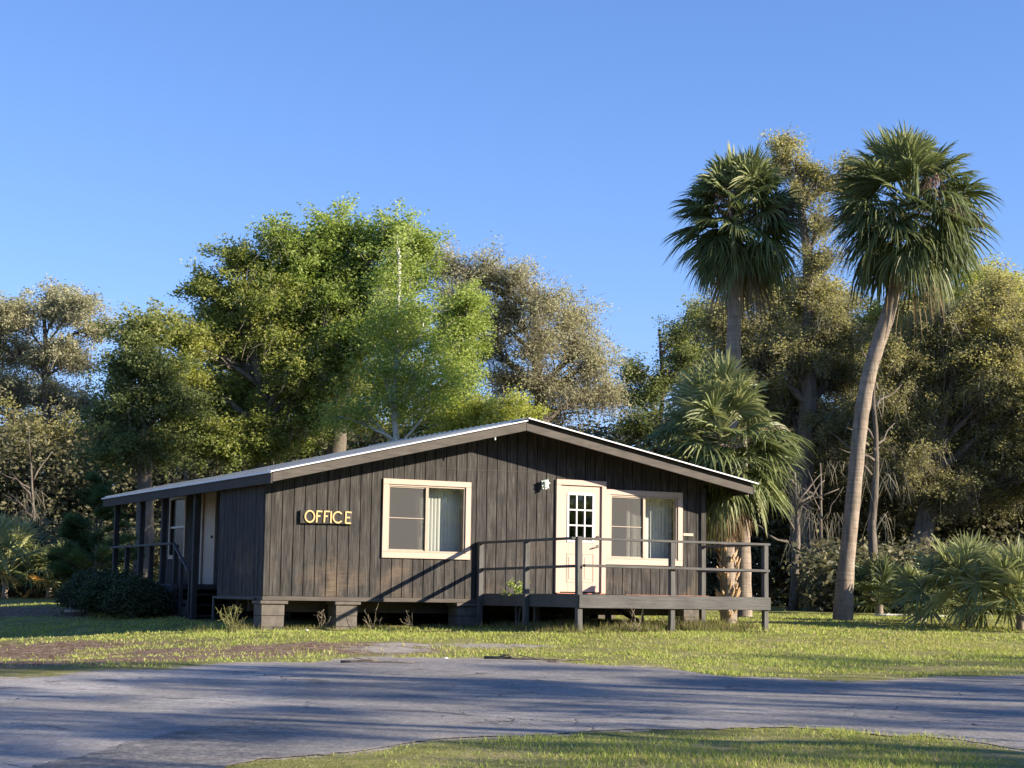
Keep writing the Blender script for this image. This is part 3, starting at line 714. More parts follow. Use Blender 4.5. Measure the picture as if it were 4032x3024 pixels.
# ------------------------------------------------------------------ foliage tools
def quads_from(C, A, B):
    V = np.stack([C-A, C-B, C+A, C+B], 1).reshape(-1, 3)
    n = len(C); Q = np.arange(n*4).reshape(n, 4); return V, Q
def rand_dirs(n, r): 
    v = r.normal(size=(n, 3)); return v/np.linalg.norm(v, axis=1)[:, None]
def leaf_mesh(name, mat, parent, centers, tints, npc, spread, size, r, droop=0, flat=.75):
    n = len(centers)*npc
    off = r.normal(size=(n, 3))*np.array([spread, spread, spread*flat])
    C = np.repeat(centers, npc, 0)+off
    d1 = rand_dirs(n, r); d1[:, 2] = d1[:, 2]*.5-droop; d1 /= np.linalg.norm(d1, axis=1)[:, None]
    d2 = np.cross(d1, rand_dirs(n, r)); d2 /= (np.linalg.norm(d2, axis=1)[:, None]+1e-6)
    s = size*(.6+.8*r.random(n))[:, None]
    V, Q = quads_from(C, d1*s, d2*s*.5)
    t = np.clip(np.repeat(tints, npc)+(r.random(n)-.5)*.35, 0, 1)
    return mesh_from(name, V, Q, mat, parent, attrs={'tint': ('FACE', t)})
def bent(a, b, r, k=6, amp=.12, sag=0):
    t = np.linspace(0, 1, k)[:, None]; L_ = np.linalg.norm(b-a)
    o = np.cumsum(r.normal(size=(k, 3))*amp*L_/k, 0); o -= t*o[-1]
    P = a+(b-a)*t+o; P[:, 2] += sag*np.sin(t[:, 0]*math.pi)*L_; return P
def moss_mesh(parent, anchors, r, n=18, ln=(.4, 1.3), spread=.25):
    V = []; Q = []; T = []; k = 0
    for a in anchors:
        for _ in range(n):
            p = a+r.normal(size=3)*spread*np.array([1, 1, .3]); L_ = r.uniform(*ln); w = r.uniform(.004, .011)
            an = r.uniform(0, math.pi); dx = np.array([math.cos(an), math.sin(an), 0])*w; sw = r.normal(size=3)*.11; sw[2] = 0
            pts = [p, p+sw-np.array([0, 0, L_*.4]), p+sw*1.6-np.array([0, 0, L_*.75]), p+sw*2-np.array([0, 0, L_])]
            ws = [.6, 1, .7, .1]
            for q, wv in zip(pts, ws): V += [q-dx*wv, q+dx*wv]
            for j in range(3): Q.append((k+2*j, k+2*j+1, k+2*j+3, k+2*j+2)); T.append(r.random())
            k += 8
    return mesh_from('spanish_moss', V, np.array(Q), M_MOSS, parent, attrs={'tint': ('FACE', T)})
def tree(name, label, lobes, depth, trunk_u, mat, seed, cat='tree', group=None, bark=None, npc=42, size=.075, spread=.24, dens=1.0, moss=0, twig=.012, thick=.26, base_d=None, twigs=1.0, tint_top=.25, lean=None, dp=1.0, brush=3):
    """lobes: (u, v, radius_px[, aspect, tint]) seen at the given depth"""
    r = np.random.default_rng(seed); bark = bark or M_BARK
    pxm = F/K/depth
    Cs, Rs, Ts = [], [], []
    for lb in lobes:
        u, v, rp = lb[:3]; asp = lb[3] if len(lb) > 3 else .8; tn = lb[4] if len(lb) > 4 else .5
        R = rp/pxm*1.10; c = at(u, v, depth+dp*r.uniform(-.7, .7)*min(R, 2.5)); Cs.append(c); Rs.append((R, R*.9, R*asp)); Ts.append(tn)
    b = at(trunk_u, 1300, base_d or depth); b[2] = float(gz(b[0], b[1]))
    root = empty(name, tuple(b), label, cat, group)
    wood = MB(); zlow = min(c[2]-rr[2] for c, rr in zip(Cs, Rs)); ztop_ = max(c[2] for c in Cs)
    cen = np.mean(Cs, 0); topt = np.array([cen[0], cen[1], ztop_-.5])
    if lean is not None: topt = at(lean[0], lean[1], depth)
    TP = bent(b-np.array([0, 0, .3]), topt, r, 10, .10)
    hh = np.linspace(0, 1, 10); wood.tube(TP, thick*(1.15-hh)**1.0*.95+.02, 9)
    centers, tints, anchors = [], [], []; brushes, brushd = [], []
    for c, R, tn in zip(Cs, Rs, Ts):
        k = int(np.argmin(np.abs(TP[:, 2]-(c[2]-R[2]*.8-np.linalg.norm((c-TP[5])[:2])*.35)))); k = min(max(k, 2), 8)
        L_ = np.linalg.norm(c-TP[k]); rb = max(.03, thick*(1.15-hh[k])*.55)
        lp = bent(TP[k], c, r, 6, .16, .05); wood.tube(lp, np.linspace(rb, .03, 6), 6)
        nc = max(8, int(dens*56*R[0]**1.8*(R[2]/R[0])**.5+8))
        d = rand_dirs(nc, r); rad = r.random(nc)**.5
        # keep the shape rough: some directions reach further
        lump = 1+.22*np.sin(d[:, 0]*5+seed)*np.cos(d[:, 2]*6+seed*1.7)
        P = c+d*np.array(R)*(rad*lump)[:, None]
        nt_ = min(len(P), int(len(P)*twigs*.6))
        for j in range(nt_):
            s0 = lp[r.integers(2, 6)]; tp = bent(s0, P[j], r, 4, .22); wood.tube(tp, [twig*2.2, twig*1.7, twig*1.2, twig*.6], 3, False)
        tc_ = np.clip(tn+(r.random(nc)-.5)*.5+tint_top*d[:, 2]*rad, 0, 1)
        sd = d+r.normal(size=(nc, 3))*.55; sd[:, 2] = sd[:, 2]*.5+.12; sd /= np.linalg.norm(sd, axis=1)[:, None]
        sl_ = r.uniform(.25, .62, nc)[:, None]
        brushes.append(P); brushd.append(sd)
        for q in (-1, -.5, 0, .5, 1):                      # leaves sit along a spray, not in a ball
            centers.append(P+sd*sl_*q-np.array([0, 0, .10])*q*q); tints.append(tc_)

        if moss:
            ii = r.random(nc) < moss*.7; anchors += list(P[ii])
    wood.build('trunk', bark, root, smooth=True)
    if brush:
        B0 = np.vstack([c_ for c_ in brushes]); D0 = np.vstack(brushd); nb_ = brush
        B1 = np.repeat(B0, nb_, 0)+r.normal(size=(len(B0)*nb_, 3))*.16; D1 = np.repeat(D0, nb_, 0)+r.normal(size=(len(B0)*nb_, 3))*.45
        D1 /= np.linalg.norm(D1, axis=1)[:, None]; ln_ = r.uniform(.07, .22, len(B1))[:, None]; w_ = np.cross(D1, rand_dirs(len(B1), r)); w_ /= np.linalg.norm(w_, axis=1)[:, None]
        Vb, Qb = quads_from(B1+D1*ln_, D1*ln_, w_*.006)
        mesh_from('twigs', Vb, Qb, M_TWIG, root, attrs={'tint': ('FACE', r.random(len(B1)))})
    centers = np.vstack(centers); tints = np.concatenate(tints)
    # sprays: elongated clumps
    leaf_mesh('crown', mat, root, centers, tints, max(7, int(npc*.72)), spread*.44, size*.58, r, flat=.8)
    if moss and anchors: moss_mesh(root, anchors, r, 20, (.2, .8), .16)
    return root
def fill(pts, r0, n, seed, poly=None, asp=.8, tint=.5):
    return pts

# ------------------------------------------------------------------ background trees
G = 'trees behind the office'
# pale mossy tree at the left edge
tree('oak_tree', 'pale tan budding oak hung with moss at far left edge', [(30, 680, 62, .7, .7), (-40, 720, 70, .8, .6), (125, 650, 38, .9, .7), (170, 665, 45, .8, .7), (215, 705, 28, .7, .6), (60, 760, 60, .6, .6), (130, 755, 45, .6, .5), (165, 780, 35, .8, .3), (20, 840, 70, .6, .5), (110, 850, 50, .6, .5), (175, 870, 45, .6, .4), (-60, 860, 70, .7, .4), (80, 920, 70, .5, .3)],
     62, 140, M_PALE, 11, group=G, brush=7, npc=46, size=.08, spread=.3, dens=.85, moss=.4, thick=.3)
tree('oak_tree', 'small dark green oak between pale left tree and tall green oak', [(290, 720, 38, .8, .7), (335, 705, 35, .8, .8), (265, 790, 40, .9, .4), (330, 790, 50, .8, .5), (290, 870, 60, .8, .3), (370, 860, 60, .8, .4), (240, 900, 45, .8, .2), (270, 960, 60, .8, .2), (350, 960, 60, .7, .2)],
     45, 310, M_DKG, 12, group=G, npc=55, size=.075, spread=.26, dens=1.1, moss=.05)
tree('oak_tree', 'broad olive green oak, left half of the tall clump behind office', [(440, 610, 36, .7, .5), (520, 560, 46, .7, .5), (480, 660, 60, .8, .6), (560, 640, 60, .8, .5), (420, 730, 55, .7, .7), (500, 760, 65, .8, .7), (590, 740, 60, .8, .65), (390, 800, 50, .8, .5), (450, 850, 60, .8, .5), (540, 860, 65, .8, .45), (640, 800, 60, .8, .55), (400, 930, 60, .8, .3), (490, 950, 60, .8, .4), (590, 940, 55, .8, .4), (680, 890, 60, .8, .4), (700, 820, 55, .8, .55), (740, 760, 50, .8, .7)],
     46.5, 585, M_OAK, 13, group=G, npc=52, size=.075, spread=.25, dens=1.15, moss=.12, thick=.34)
tree('oak_tree', 'tallest bright green oak, its rounded top highest over the roof', [(735, 500, 52, .75, .7), (620, 520, 50, .75, .6), (680, 560, 62, .8, .55), (760, 570, 60, .8, .5), (620, 600, 60, .8, .4), (700, 650, 70, .8, .35), (780, 650, 60, .8, .4), (640, 690, 50, .8, .3), (850, 510, 45, .8, .7), (900, 530, 40, .8, .6), (870, 590, 50, .8, .5), (760, 730, 60, .8, .4), (860, 700, 60, .8, .4)],
     47, 700, M_BRIGHT, 14, group=G, npc=55, size=.08, spread=.27, dens=1.15, moss=.06, thick=.36)
tree('birch_tree', 'slender light green tree with straight white trunk behind roof', [(858, 540, 30, 1.2, .8), (850, 600, 42, 1.1, .8), (885, 650, 48, .9, .7), (835, 680, 50, .9, .7), (860, 740, 60, .8, .7), (910, 730, 50, .8, .8), (820, 790, 60, .8, .6), (900, 810, 60, .8, .7), (860, 860, 70, .7, .6), (780, 880, 50, .8, .6), (940, 870, 55, .8, .7), (970, 780, 45, .8, .9), (990, 830, 45, .8, .9), (730, 900, 40, .8, .7)],
     42.5, 852, M_BRIGHT, 15, group=G, bark=M_BARKL, npc=26, size=.062, spread=.28, dens=.62, thick=.085, lean=(860, 545), twigs=.5)
tree('oak_tree', 'bare looking brown oak draped in moss behind the roof ridge', [(960, 570, 50, .8, .7), (1050, 580, 50, .8, .7), (1110, 590, 45, .7, .6), (1000, 650, 65, .8, .5), (1090, 660, 65, .8, .6), (1180, 650, 55, .7, .7), (1240, 680, 45, .8, .8), (1060, 740, 60, .8, .4), (1160, 740, 65, .8, .5), (1250, 750, 60, .8, .7), (1290, 780, 40, .9, .8), (1100, 820, 60, .7, .3), (1200, 830, 60, .7, .4), (1270, 850, 50, .7, .5), (1180, 890, 60, .6, .2), (1310, 840, 30, .8, .5)],
     49.5, 1205, M_PALE, 16, group=G, brush=9, npc=30, size=.062, spread=.30, dens=1.05, moss=.30, thick=.32, twigs=1.0, twig=.016)
tree('young_tree', 'bright yellow green sapling crown in front of the mossy brown oak', [(990, 665, 34, .8, .8), (1020, 640, 26, .8, .9), (975, 710, 30, .9, .6), (1015, 700, 26, .8, .7), (990, 790, 34, .9, .8), (1010, 760, 25, .9, .7), (980, 850, 36, .8, .7), (1010, 890, 36, .7, .7), (960, 740, 25, 1, .6)],
     45, 985, M_BRIGHT, 17, group=G, npc=46, size=.06, spread=.2, dens=1.5, thick=.1)
tree('leafy_shrub', 'low bright green bush top showing just above the roof peak', [(1075, 890, 40, .7, .8), (1125, 895, 32, .7, .8), (1045, 905, 36, .7, .6), (1090, 915, 40, .6, .6), (1000, 920, 40, .6, .6)],
     43, 1090, M_YELG, 18, 'shrub', group=G, npc=60, size=.055, spread=.2, dens=1.6, thick=.08)
tree('oak_tree', 'small dark tree in the gap between brown oak and palms', [(1370, 800, 30, .9, .5), (1345, 850, 32, .8, .4), (1400, 850, 34, .9, .4), (1365, 920, 45, .8, .3), (1430, 820, 26, .8, .5), (1470, 720, 30, .8, .6), (1510, 680, 30, .8, .6), (1480, 770, 40, .9, .5), (1440, 920, 40, .8, .3)],
     56, 1400, M_DKG, 19, group=G, npc=34, size=.075, spread=.28, dens=1.0, thick=.14, moss=.05)
tree('oak_tree', 'tall brown green oak with pointed top between the two palm heads', [(1692, 312, 17, 1.3, .8), (1685, 355, 24, .9, .6), (1745, 365, 15, .9, .6), (1775, 385, 20, .9, .6), (1730, 420, 28, .8, .4), (1775, 480, 28, .8, .3), (1765, 560, 38, .8, .3), (1830, 400, 24, .8, .5), (1840, 360, 18, .8, .6), (1640, 620, 60, .8, .6), (1740, 640, 70, .8, .55), (1560, 690, 50, .8, .5), (1600, 770, 60, .8, .4), (1700, 760, 75, .8, .4), (1800, 700, 70, .8, .4), (1820, 800, 70, .8, .35), (1700, 870, 70, .8, .3), (1800, 920, 70, .7, .3), (1530, 850, 60, .8, .3)],
     52, 1735, M_OLIVE, 20, group=G, brush=7, npc=44, size=.07, spread=.28, dens=1.0, moss=.42, thick=.36, twigs=1.1, twig=.016)
tree('oak_tree', 'wide yellow green oak filling the right edge of view', [(2150, 640, 60, .9, .9), (2080, 680, 60, .8, .7), (2000, 720, 60, .8, .5), (2190, 730, 60, .8, .7), (2110, 760, 75, .8, .8), (2020, 810, 70, .8, .5), (1940, 780, 60, .8, .4), (2190, 830, 80, .8, .6), (2090, 870, 75, .8, .7), (1990, 900, 70, .8, .4), (1920, 870, 60, .8, .3), (2180, 940, 80, .8, .4), (2080, 970, 70, .8, .4), (1960, 1000, 75, .7, .3), (2160, 1040, 80, .6, .3), (2260, 700, 70, .8, .6), (2290, 850, 90, .8, .5), (2290, 1000, 90, .8, .3), (1880, 960, 60, .8, .3), (2040, 1060, 70, .6, .2)],
     50, 1955, M_OLIVE, 21, group=G, brush=7, npc=50, size=.068, spread=.27, dens=1.1, moss=.42, thick=.32, tint_top=.35)
tree('oak_tree', 'sunny yellow green crown behind right palm, top right corner of woods', [(2120, 600, 40, .8, .8), (2160, 630, 40, .8, .9), (2050, 640, 45, .8, .6), (1980, 660, 50, .8, .5), (2205, 640, 40, .8, .6), (1900, 700, 55, .8, .4), (1860, 800, 60, .8, .3), (2110, 700, 60, .8, .8)],
     57, 2050, M_YELG, 22, group=G, npc=50, size=.075, spread=.28, dens=1.0, moss=.05, thick=.25)
tree('oak_tree', 'wide oak far behind the palms filling the gaps with grey green foliage', [(1480, 760, 60, .9, .5), (1560, 700, 70, .9, .5), (1660, 690, 90, .9, .5), (1780, 690, 100, .9, .5), (1900, 760, 100, .9, .5), (2020, 800, 110, .9, .5), (2150, 760, 110, .9, .6), (1560, 860, 100, .9, .4), (1700, 850, 110, .9, .4), (1850, 900, 110, .9, .4), (2000, 950, 110, .9, .4), (2160, 950, 110, .9, .4), (1640, 1020, 100, .8, .3), (1800, 1040, 110, .8, .3), (1960, 1080, 110, .8, .3), (2120, 1090, 110, .8, .3), (2280, 900, 110, .9, .5), (2280, 1080, 110, .8, .3)],
     58, 1830, M_OLIVE, 23, group=G, npc=36, size=.085, spread=.3, dens=.62, moss=.35, thick=.3, dp=.6, brush=4)
tree('oak_tree', 'low wide oak far behind the pale left tree and the porch', [(20, 950, 80, .8, .4), (120, 960, 80, .8, .4), (220, 960, 80, .8, .4), (320, 980, 80, .8, .4), (60, 1060, 80, .8, .3), (180, 1070, 80, .8, .3), (300, 1080, 80, .8, .3), (400, 1060, 80, .8, .3), (-80, 1000, 90, .8, .4), (480, 1010, 70, .8, .4)],
     60, 230, M_OLIVE, 24, group=G, npc=36, size=.085, spread=.3, dens=.6, moss=.10, thick=.25, dp=.6, brush=4)
tree('oak_tree', 'oak far behind the middle of the office, seen through the nearer crowns', [(520, 720, 80, .9, .5), (640, 680, 90, .9, .5), (760, 700, 90, .9, .5), (500, 860, 90, .9, .4), (620, 850, 90, .9, .4), (740, 850, 90, .9, .4), (860, 820, 90, .9, .5), (560, 960, 80, .8, .3), (700, 960, 80, .8, .3), (840, 950, 80, .8, .3), (960, 900, 80, .8, .4), (400, 820, 60, .9, .4)],
     61, 660, M_OAK, 25, group=G, npc=36, size=.085, spread=.3, dens=.7, moss=.10, thick=.3, dp=.6, brush=3)
# deeper woods, one mass
def thicket(name, spans, seed, mat=M_THICK):
    r = np.random.default_rng(seed); C = []; T = []
    for (u0, u1, v0, v1, d0, d1, n) in spans:
        for _ in range(n):
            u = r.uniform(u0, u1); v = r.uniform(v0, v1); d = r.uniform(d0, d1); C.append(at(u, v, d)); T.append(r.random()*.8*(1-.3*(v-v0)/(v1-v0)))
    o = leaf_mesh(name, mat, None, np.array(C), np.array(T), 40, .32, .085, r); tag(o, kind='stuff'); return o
bw = []
rb_ = np.random.default_rng(77)
for _ in range(3200):
    t_ = rb_.uniform(-60, 170); px_, py_ = CAM[0]+rt[0]*t_-FH[0]*rb_.uniform(24, 34), CAM[1]+rt[1]*t_-FH[1]*rb_.uniform(24, 34); bw.append((px_, py_, float(gz(px_, py_))+rb_.uniform(.3, 13)*rb_.random()**.5))
wb = leaf_mesh('far_woods', M_OAK, None, np.array(bw), rb_.random(3200), 50, 1.0, .34, rb_); tag(wb, 'woods across the road behind the viewpoint', 'woods', kind='stuff')
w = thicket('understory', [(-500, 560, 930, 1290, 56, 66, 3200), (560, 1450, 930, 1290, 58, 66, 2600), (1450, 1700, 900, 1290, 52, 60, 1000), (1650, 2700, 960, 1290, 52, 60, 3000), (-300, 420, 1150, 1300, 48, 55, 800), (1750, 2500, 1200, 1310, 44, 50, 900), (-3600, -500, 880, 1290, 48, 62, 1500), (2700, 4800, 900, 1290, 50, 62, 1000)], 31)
tag(w, 'dark tangled understory growth filling the woods below the tree crowns', 'undergrowth')
# bare trunks that can be told apart
for i, (u, v0, d, wd, lab) in enumerate([(1712, 1020, 46, .14, 'dark leaning trunk in shade right of the deck'), (1882, 800, 45, .15, 'grey mossy trunk standing just right of the leaning palm'), (1770, 1000, 47, .09, 'thin shaded trunk between deck and leaning palm'), (75, 1000, 55, .12, 'thin dark trunk in the left woods behind palmetto'), (410, 900, 52, .10, 'pale thin trunk seen above the porch roof'), (585, 760, 49, .12, 'grey trunk seen above office roof, left of white trunk')]):
    r = np.random.default_rng(50+i); b = at(u, 1290, d); b[2] = float(gz(b[0], b[1])); t_ = at(u+r.uniform(-8, 8), v0, d)
    root = empty('bare_tree', tuple(b), lab, 'tree', 'bare trunks in the woods')
    m = MB(); m.tube(bent(b-np.array([0, 0, .2]), t_, r, 9, .08), np.linspace(wd, wd*.22, 9), 8)
    for k in range(7):
        p = b+(t_-b)*r.uniform(.45, 1); q = p+np.array([r.uniform(-1.2, 1.2), r.uniform(-1, 1), r.uniform(.3, 1.2)]); m.tube(bent(p, q, r, 5, .2), np.linspace(wd*.3, .01, 5), 5)
    m.build('trunk', M_BARK, root, smooth=True)
    moss_mesh(root, [b+(t_-b)*r.uniform(.5, 1)+r.normal(size=3)*.25 for _ in range(6)], r, 16, (.25, .85), .16)

# ------------------------------------------------------------------ palms
def frond(V, Q, T, hub0, dirv, pet, blade, droop, nseg, r, tint, spread=118, width=.025, fold=.35):
    """fan leaf: petiole from hub0 along dirv then a fan of drooping segments"""
    d = dirv/np.linalg.norm(dirv); side_ = np.cross(d, [0, 0, 1.0]); 
    if np.linalg.norm(side_) < .1: side_ = np.array([1.0, 0, 0])
    side_ /= np.linalg.norm(side_); nrm = np.cross(side_, d)
    rl = r.normal()*.5; side_, nrm = side_*math.cos(rl)+nrm*math.sin(rl), nrm*math.cos(rl)-side_*math.sin(rl)
    # petiole with a little sag
    k0 = len(V); P0 = hub0; pts = []
    for s in np.linspace(0, 1, 5): pts.append(P0+d*pet*s+np.array([0, 0, -1])*droop*.22*pet*s*s)
    wp = .018
    for p in pts: V.append(p-side_*wp); V.append(p+side_*wp)
    for j in range(4): Q.append((k0+2*j, k0+2*j+1, k0+2*j+3, k0+2*j+2)); T.append(min(1, tint+.3))
    hub = pts[-1]; dd = pts[-1]-pts[-2]; dd /= np.linalg.norm(dd)
    for i in range(nseg):
        a = math.radians(-spread+2*spread*(i+.5)/nseg+r.normal()*2.5)
        L_ = blade*(.72+.28*math.cos(a*.75))*r.uniform(.88, 1.06)
        dr = dd*math.cos(a)+side_*math.sin(a)+nrm*fold*(1-abs(math.sin(a))*.0)*(.25+.75*abs(math.sin(a)))*.6
        dr /= np.linalg.norm(dr); wd = np.cross(dr, nrm); wd /= (np.linalg.norm(wd)+1e-6)
        wd = wd*math.cos(.6*(1 if i % 2 else -1))+nrm*math.sin(.6*(1 if i % 2 else -1))
        k = len(V); dp_ = droop*r.uniform(.75, 1.3)
        for s, ww in ((.05, .35), (.35, 1), (.6, .8), (.82, .42), (1, .05)):
            p = hub+dr*L_*s*(1-.18*dp_*s*s)+np.array([0, 0, -1.0])*dp_*L_*.62*s**2.4
            V.append(p-wd*width*ww); V.append(p+wd*width*ww)
        tv = np.clip(tint+r.normal()*.12, 0, 1)
        for j in range(4): Q.append((k+2*j, k+2*j+1, k+2*j+3, k+2*j+2)); T.append(tv)
def palm(name, label, top, root_pt, trunk_pts, radii, nfr, size, seed, dead=10, elev_rng=(-50, 85), stalks=6, boots=False, spreadz=.55, deadlen=1.0, tintm=.42, mat=M_PALM, cat='palm tree', group=None, nseg=36, tk='trunk', orange=0):
    r = np.random.default_rng(seed); root = empty(name, tuple(root_pt), label, cat, group)
    m = MB(); P = np.array(trunk_pts); n = 40
    # resample smoothly
    t = np.linspace(0, len(P)-1, n); Ps = np.stack([np.interp(t, range(len(P)), P[:, k]) for k in range(3)], 1)
    for _ in range(6): Ps[1:-1] = (Ps[:-2]+2*Ps[1:-1]+Ps[2:])/4
    Rr = np.interp(t, np.linspace(0, len(P)-1, len(radii)), radii)*(1+.02*np.sin(np.arange(n)*2.6)+.02*r.normal(size=n))
    m.tube(Ps, Rr, 14); m.build('trunk', M_PTRUNK, root, smooth=True)
    V, Q, T = [], [], []
    for i in range(nfr):
        f = (i+.5)/nfr; el = math.radians(elev_rng[1]+(elev_rng[0]-elev_rng[1])*f**.85+r.normal()*6); az = i*2.39996+r.normal()*.2
        d = np.array([math.cos(az)*math.cos(el), math.sin(az)*math.cos(el), math.sin(el)])
        h = top+np.array([0, 0, spreadz*(.5-f)])
        dr = .25+.75*max(0, math.cos(el))**.8+(.5 if el < -.2 else 0)
        sz = size*(.80+.22*math.cos(el)-.22*max(0, -math.sin(el))); frond(V, Q, T, h, d, sz*r.uniform(.42, .66), sz*r.uniform(.48, .60), dr*(.55 if r.random() < .85 else .95)*r.uniform(.6, 1.3), nseg, r, tintm+(.18 if f < .35 else -.02)+r.normal()*.12)
    mesh_from('crown', V, np.array(Q), mat, root, attrs={'tint': ('FACE', T)})
    if dead:
        V, Q, T = [], [], []
        for i in range(dead):
            az = i*2.4+r.random(); el = math.radians(r.uniform(-78, -35)); d = np.array([math.cos(az)*math.cos(el), math.sin(az)*math.cos(el), math.sin(el)])
            frond(V, Q, T, top-np.array([0, 0, spreadz*.5+r.uniform(0, .3)]), d, size*.38*deadlen, size*.5*deadlen, 1.3, 24, r, r.uniform(.1, .8), 95, .022)
        mesh_from('dead_fronds', V, np.array(Q), M_DEADP, root, attrs={'tint': ('FACE', T)})
    if orange:
        V, Q, T = [], [], []
        for i in range(orange):
            az = r.uniform(0, 6.28); el = math.radians(r.uniform(-25, 15)); d = np.array([math.cos(az)*math.cos(el), math.sin(az)*math.cos(el), math.sin(el)])
            frond(V, Q, T, top, d, size*.5, size*.45, .6, 24, r, r.random(), 100, .028)
        mesh_from('yellow_fronds', V, np.array(Q), M_ORANGEP, root, attrs={'tint': ('FACE', T)})
    if stalks:
        V, Q, T = [], [], []
        for i in range(stalks):
            az = r.uniform(0, 6.28); el = math.radians(r.uniform(5, 50)); d = np.array([math.cos(az)*math.cos(el), math.sin(az)*math.cos(el), math.sin(el)])
            for j in range(70):
                s0 = r.uniform(.25, 1.0)
                p0 = top+d*size*.85*s0+np.array([0, 0, -.5*s0*s0*size*.5]); q = p0+r.normal(size=3)*.13+np.array([0, 0, -r.uniform(.1, .35)]); p1 = (p0+q)/2+np.array([0, 0, .04])
                wv = np.cross(q-p0, r.normal(size=3)); wv = wv/np.linalg.norm(wv)*.009; k = len(V)
                for p in (p0, p1, q): V.append(p-wv); V.append(p+wv)
                Q += [(k, k+1, k+3, k+2), (k+2, k+3, k+5, k+4)]; T += [r.random()]*2
            k = len(V); wv = np.cross(d, [0, 0, 1.0]); wv = wv/np.linalg.norm(wv)*.014
            for s0 in (0, .35, .7, 1): p = top+d*size*.85*s0+np.array([0, 0, -.5*s0*s0*size*.5]); V.append(p-wv); V.append(p+wv)
            Q += [(k, k+1, k+3, k+2), (k+2, k+3, k+5, k+4), (k+4, k+5, k+7, k+6)]; T += [.3]*3
        mesh_from('flower_stalks', V, np.array(Q), M_STALK, root, attrs={'tint': ('FACE', T)})
    if boots:
        m = MB(); hh = boots
        z0b, z1b = Ps[0][2]+.25, Ps[-1][2]-.1
        for i in range(150):
            az = r.uniform(0, 6.28); zz = z0b+(z1b-z0b)*r.random()
            idx = int(np.argmin(np.abs(Ps[:, 2]-zz))); p = Ps[idx].copy(); p[2] = zz; rad = Rr[idx]
            o_ = np.array([math.cos(az), math.sin(az), 0]); q = p+o_*rad*.8; L_ = r.uniform(.07, .2); e = q+o_*L_*.7+np.array([0, 0, L_*r.uniform(.7, 1.3)])
            m.tube([q, (q+e)/2+o_*.015, e], [.038, .03, .012], 5)
        m.build('boots', M_BOOT, root)
    return root
# tall straight palm behind the short one
dA = 39.0
bA = at(1606, 1318, dA); bA[2] = float(gz(bA[0], bA[1]))
ptsA = [bA-np.array([0, 0, .2])]+[at(u, v, dA) for u, v in ((1604, 1240), (1602, 1100), (1596, 960), (1586, 820), (1584, 740), (1588, 660), (1592, 600), (1596, 555))]
palm('sabal_palm', 'tall straight palm rising behind the short palm, left of the two tall heads', at(1598, 472, dA), bA, ptsA, [.20, .19, .17, .165, .16, .155, .16, .15, .13], 112, 1.66, 61, dead=4, elev_rng=(-50, 86), stalks=8, spreadz=.55, group='tall sabal palms')
dB = 38.0
bB = at(1820, 1322, dB); bB[2] = float(gz(bB[0], bB[1]))
ptsB = [bB-np.array([0, 0, .2])]+[at(u, v, dB) for u, v in ((1822, 1290), (1830, 1200), (1842, 1090), (1852, 980), (1862, 880), (1880, 790), (1905, 720), (1925, 660), (1940, 600), (1955, 540))]
palm('sabal_palm', 'tall curving palm leaning right on a bare grey trunk beside lawn', at(1962, 450, dB), bB, ptsB, [.235, .20, .17, .16, .155, .155, .155, .155, .15, .145, .13], 120, 1.88, 62, dead=3, elev_rng=(-50, 86), stalks=9, spreadz=.6, group='tall sabal palms')
# short palm at the deck
dC = 35.5
bC = at(1574, 1325, dC); bC[2] = float(gz(bC[0], bC[1]))
ptsC = [bC-np.array([0, 0, .2])]+[at(u, v, dC) for u, v in ((1574, 1280), (1572, 1210), (1566, 1140), (1562, 1060), (1560, 1000), (1560, 960))]
palm('sabal_palm', 'short full palm with split orange boots on its trunk behind deck corner', at(1560, 955, dC), bC, ptsC, [.17, .16, .15, .15, .16, .16], 90, 1.62, 63, dead=46, elev_rng=(-42, 85), stalks=4, boots=True, spreadz=.9, deadlen=.72, tintm=.62)

# palmettos ----------------------------------------------------
def palmetto(u, v, d, size, seed, label, n=26, orange=0, dead=3, tint=.5):
    b = at(u, v, d); b[2] = float(gz(b[0], b[1])); top = b+np.array([0, 0, .30*size])
    return palm('palmetto', label, top, b, [b-np.array([0, 0, .1]), b+np.array([0, 0, .2*size])], [.09, .08], n, size, seed, dead=dead, elev_rng=(8, 86), stalks=0, spreadz=.2, tintm=tint, cat='palmetto', group='palmettos at the edge of the woods', nseg=24, orange=orange)
palmetto(2095, 1335, 35, 1.62, 71, 'large dark green palmetto clump on lawn edge at right', 46, 0, 5, .8)
palmetto(2205, 1345, 34, 1.5, 72, 'green palmetto cut off by the right edge of view', 38, 0, 5, .8)
palmetto(1985, 1325, 37.5, 1.1, 73, 'low palmetto between leaning palm and large clump', 22, 0, 2, .6)
palmetto(1900, 1312, 42, 1.2, 74, 'shaded low palmetto just right of leaning palm base', 20, 0, 1, .25)  # low tint puts the shade into the frond colour
palmetto(10, 1300, 47, 2.0, 75, 'big sunlit palmetto cut by left edge with dead lower fronds', 36, 1, 12, .85)  # tint raised so the fronds look sunlit by colour
palmetto(105, 1305, 47.3, 1.4, 76, 'palmetto with one orange dying frond left of young pine', 16, 3, 4, .6)
palmetto(245, 1290, 47.5, 1.5, 77, 'palmetto seen between pine and first porch post', 20, 0, 2, .7)
palmetto(160, 1310, 47.8, 1.0, 78, 'small palmetto at foot of young pine', 14, 1, 2, .6)

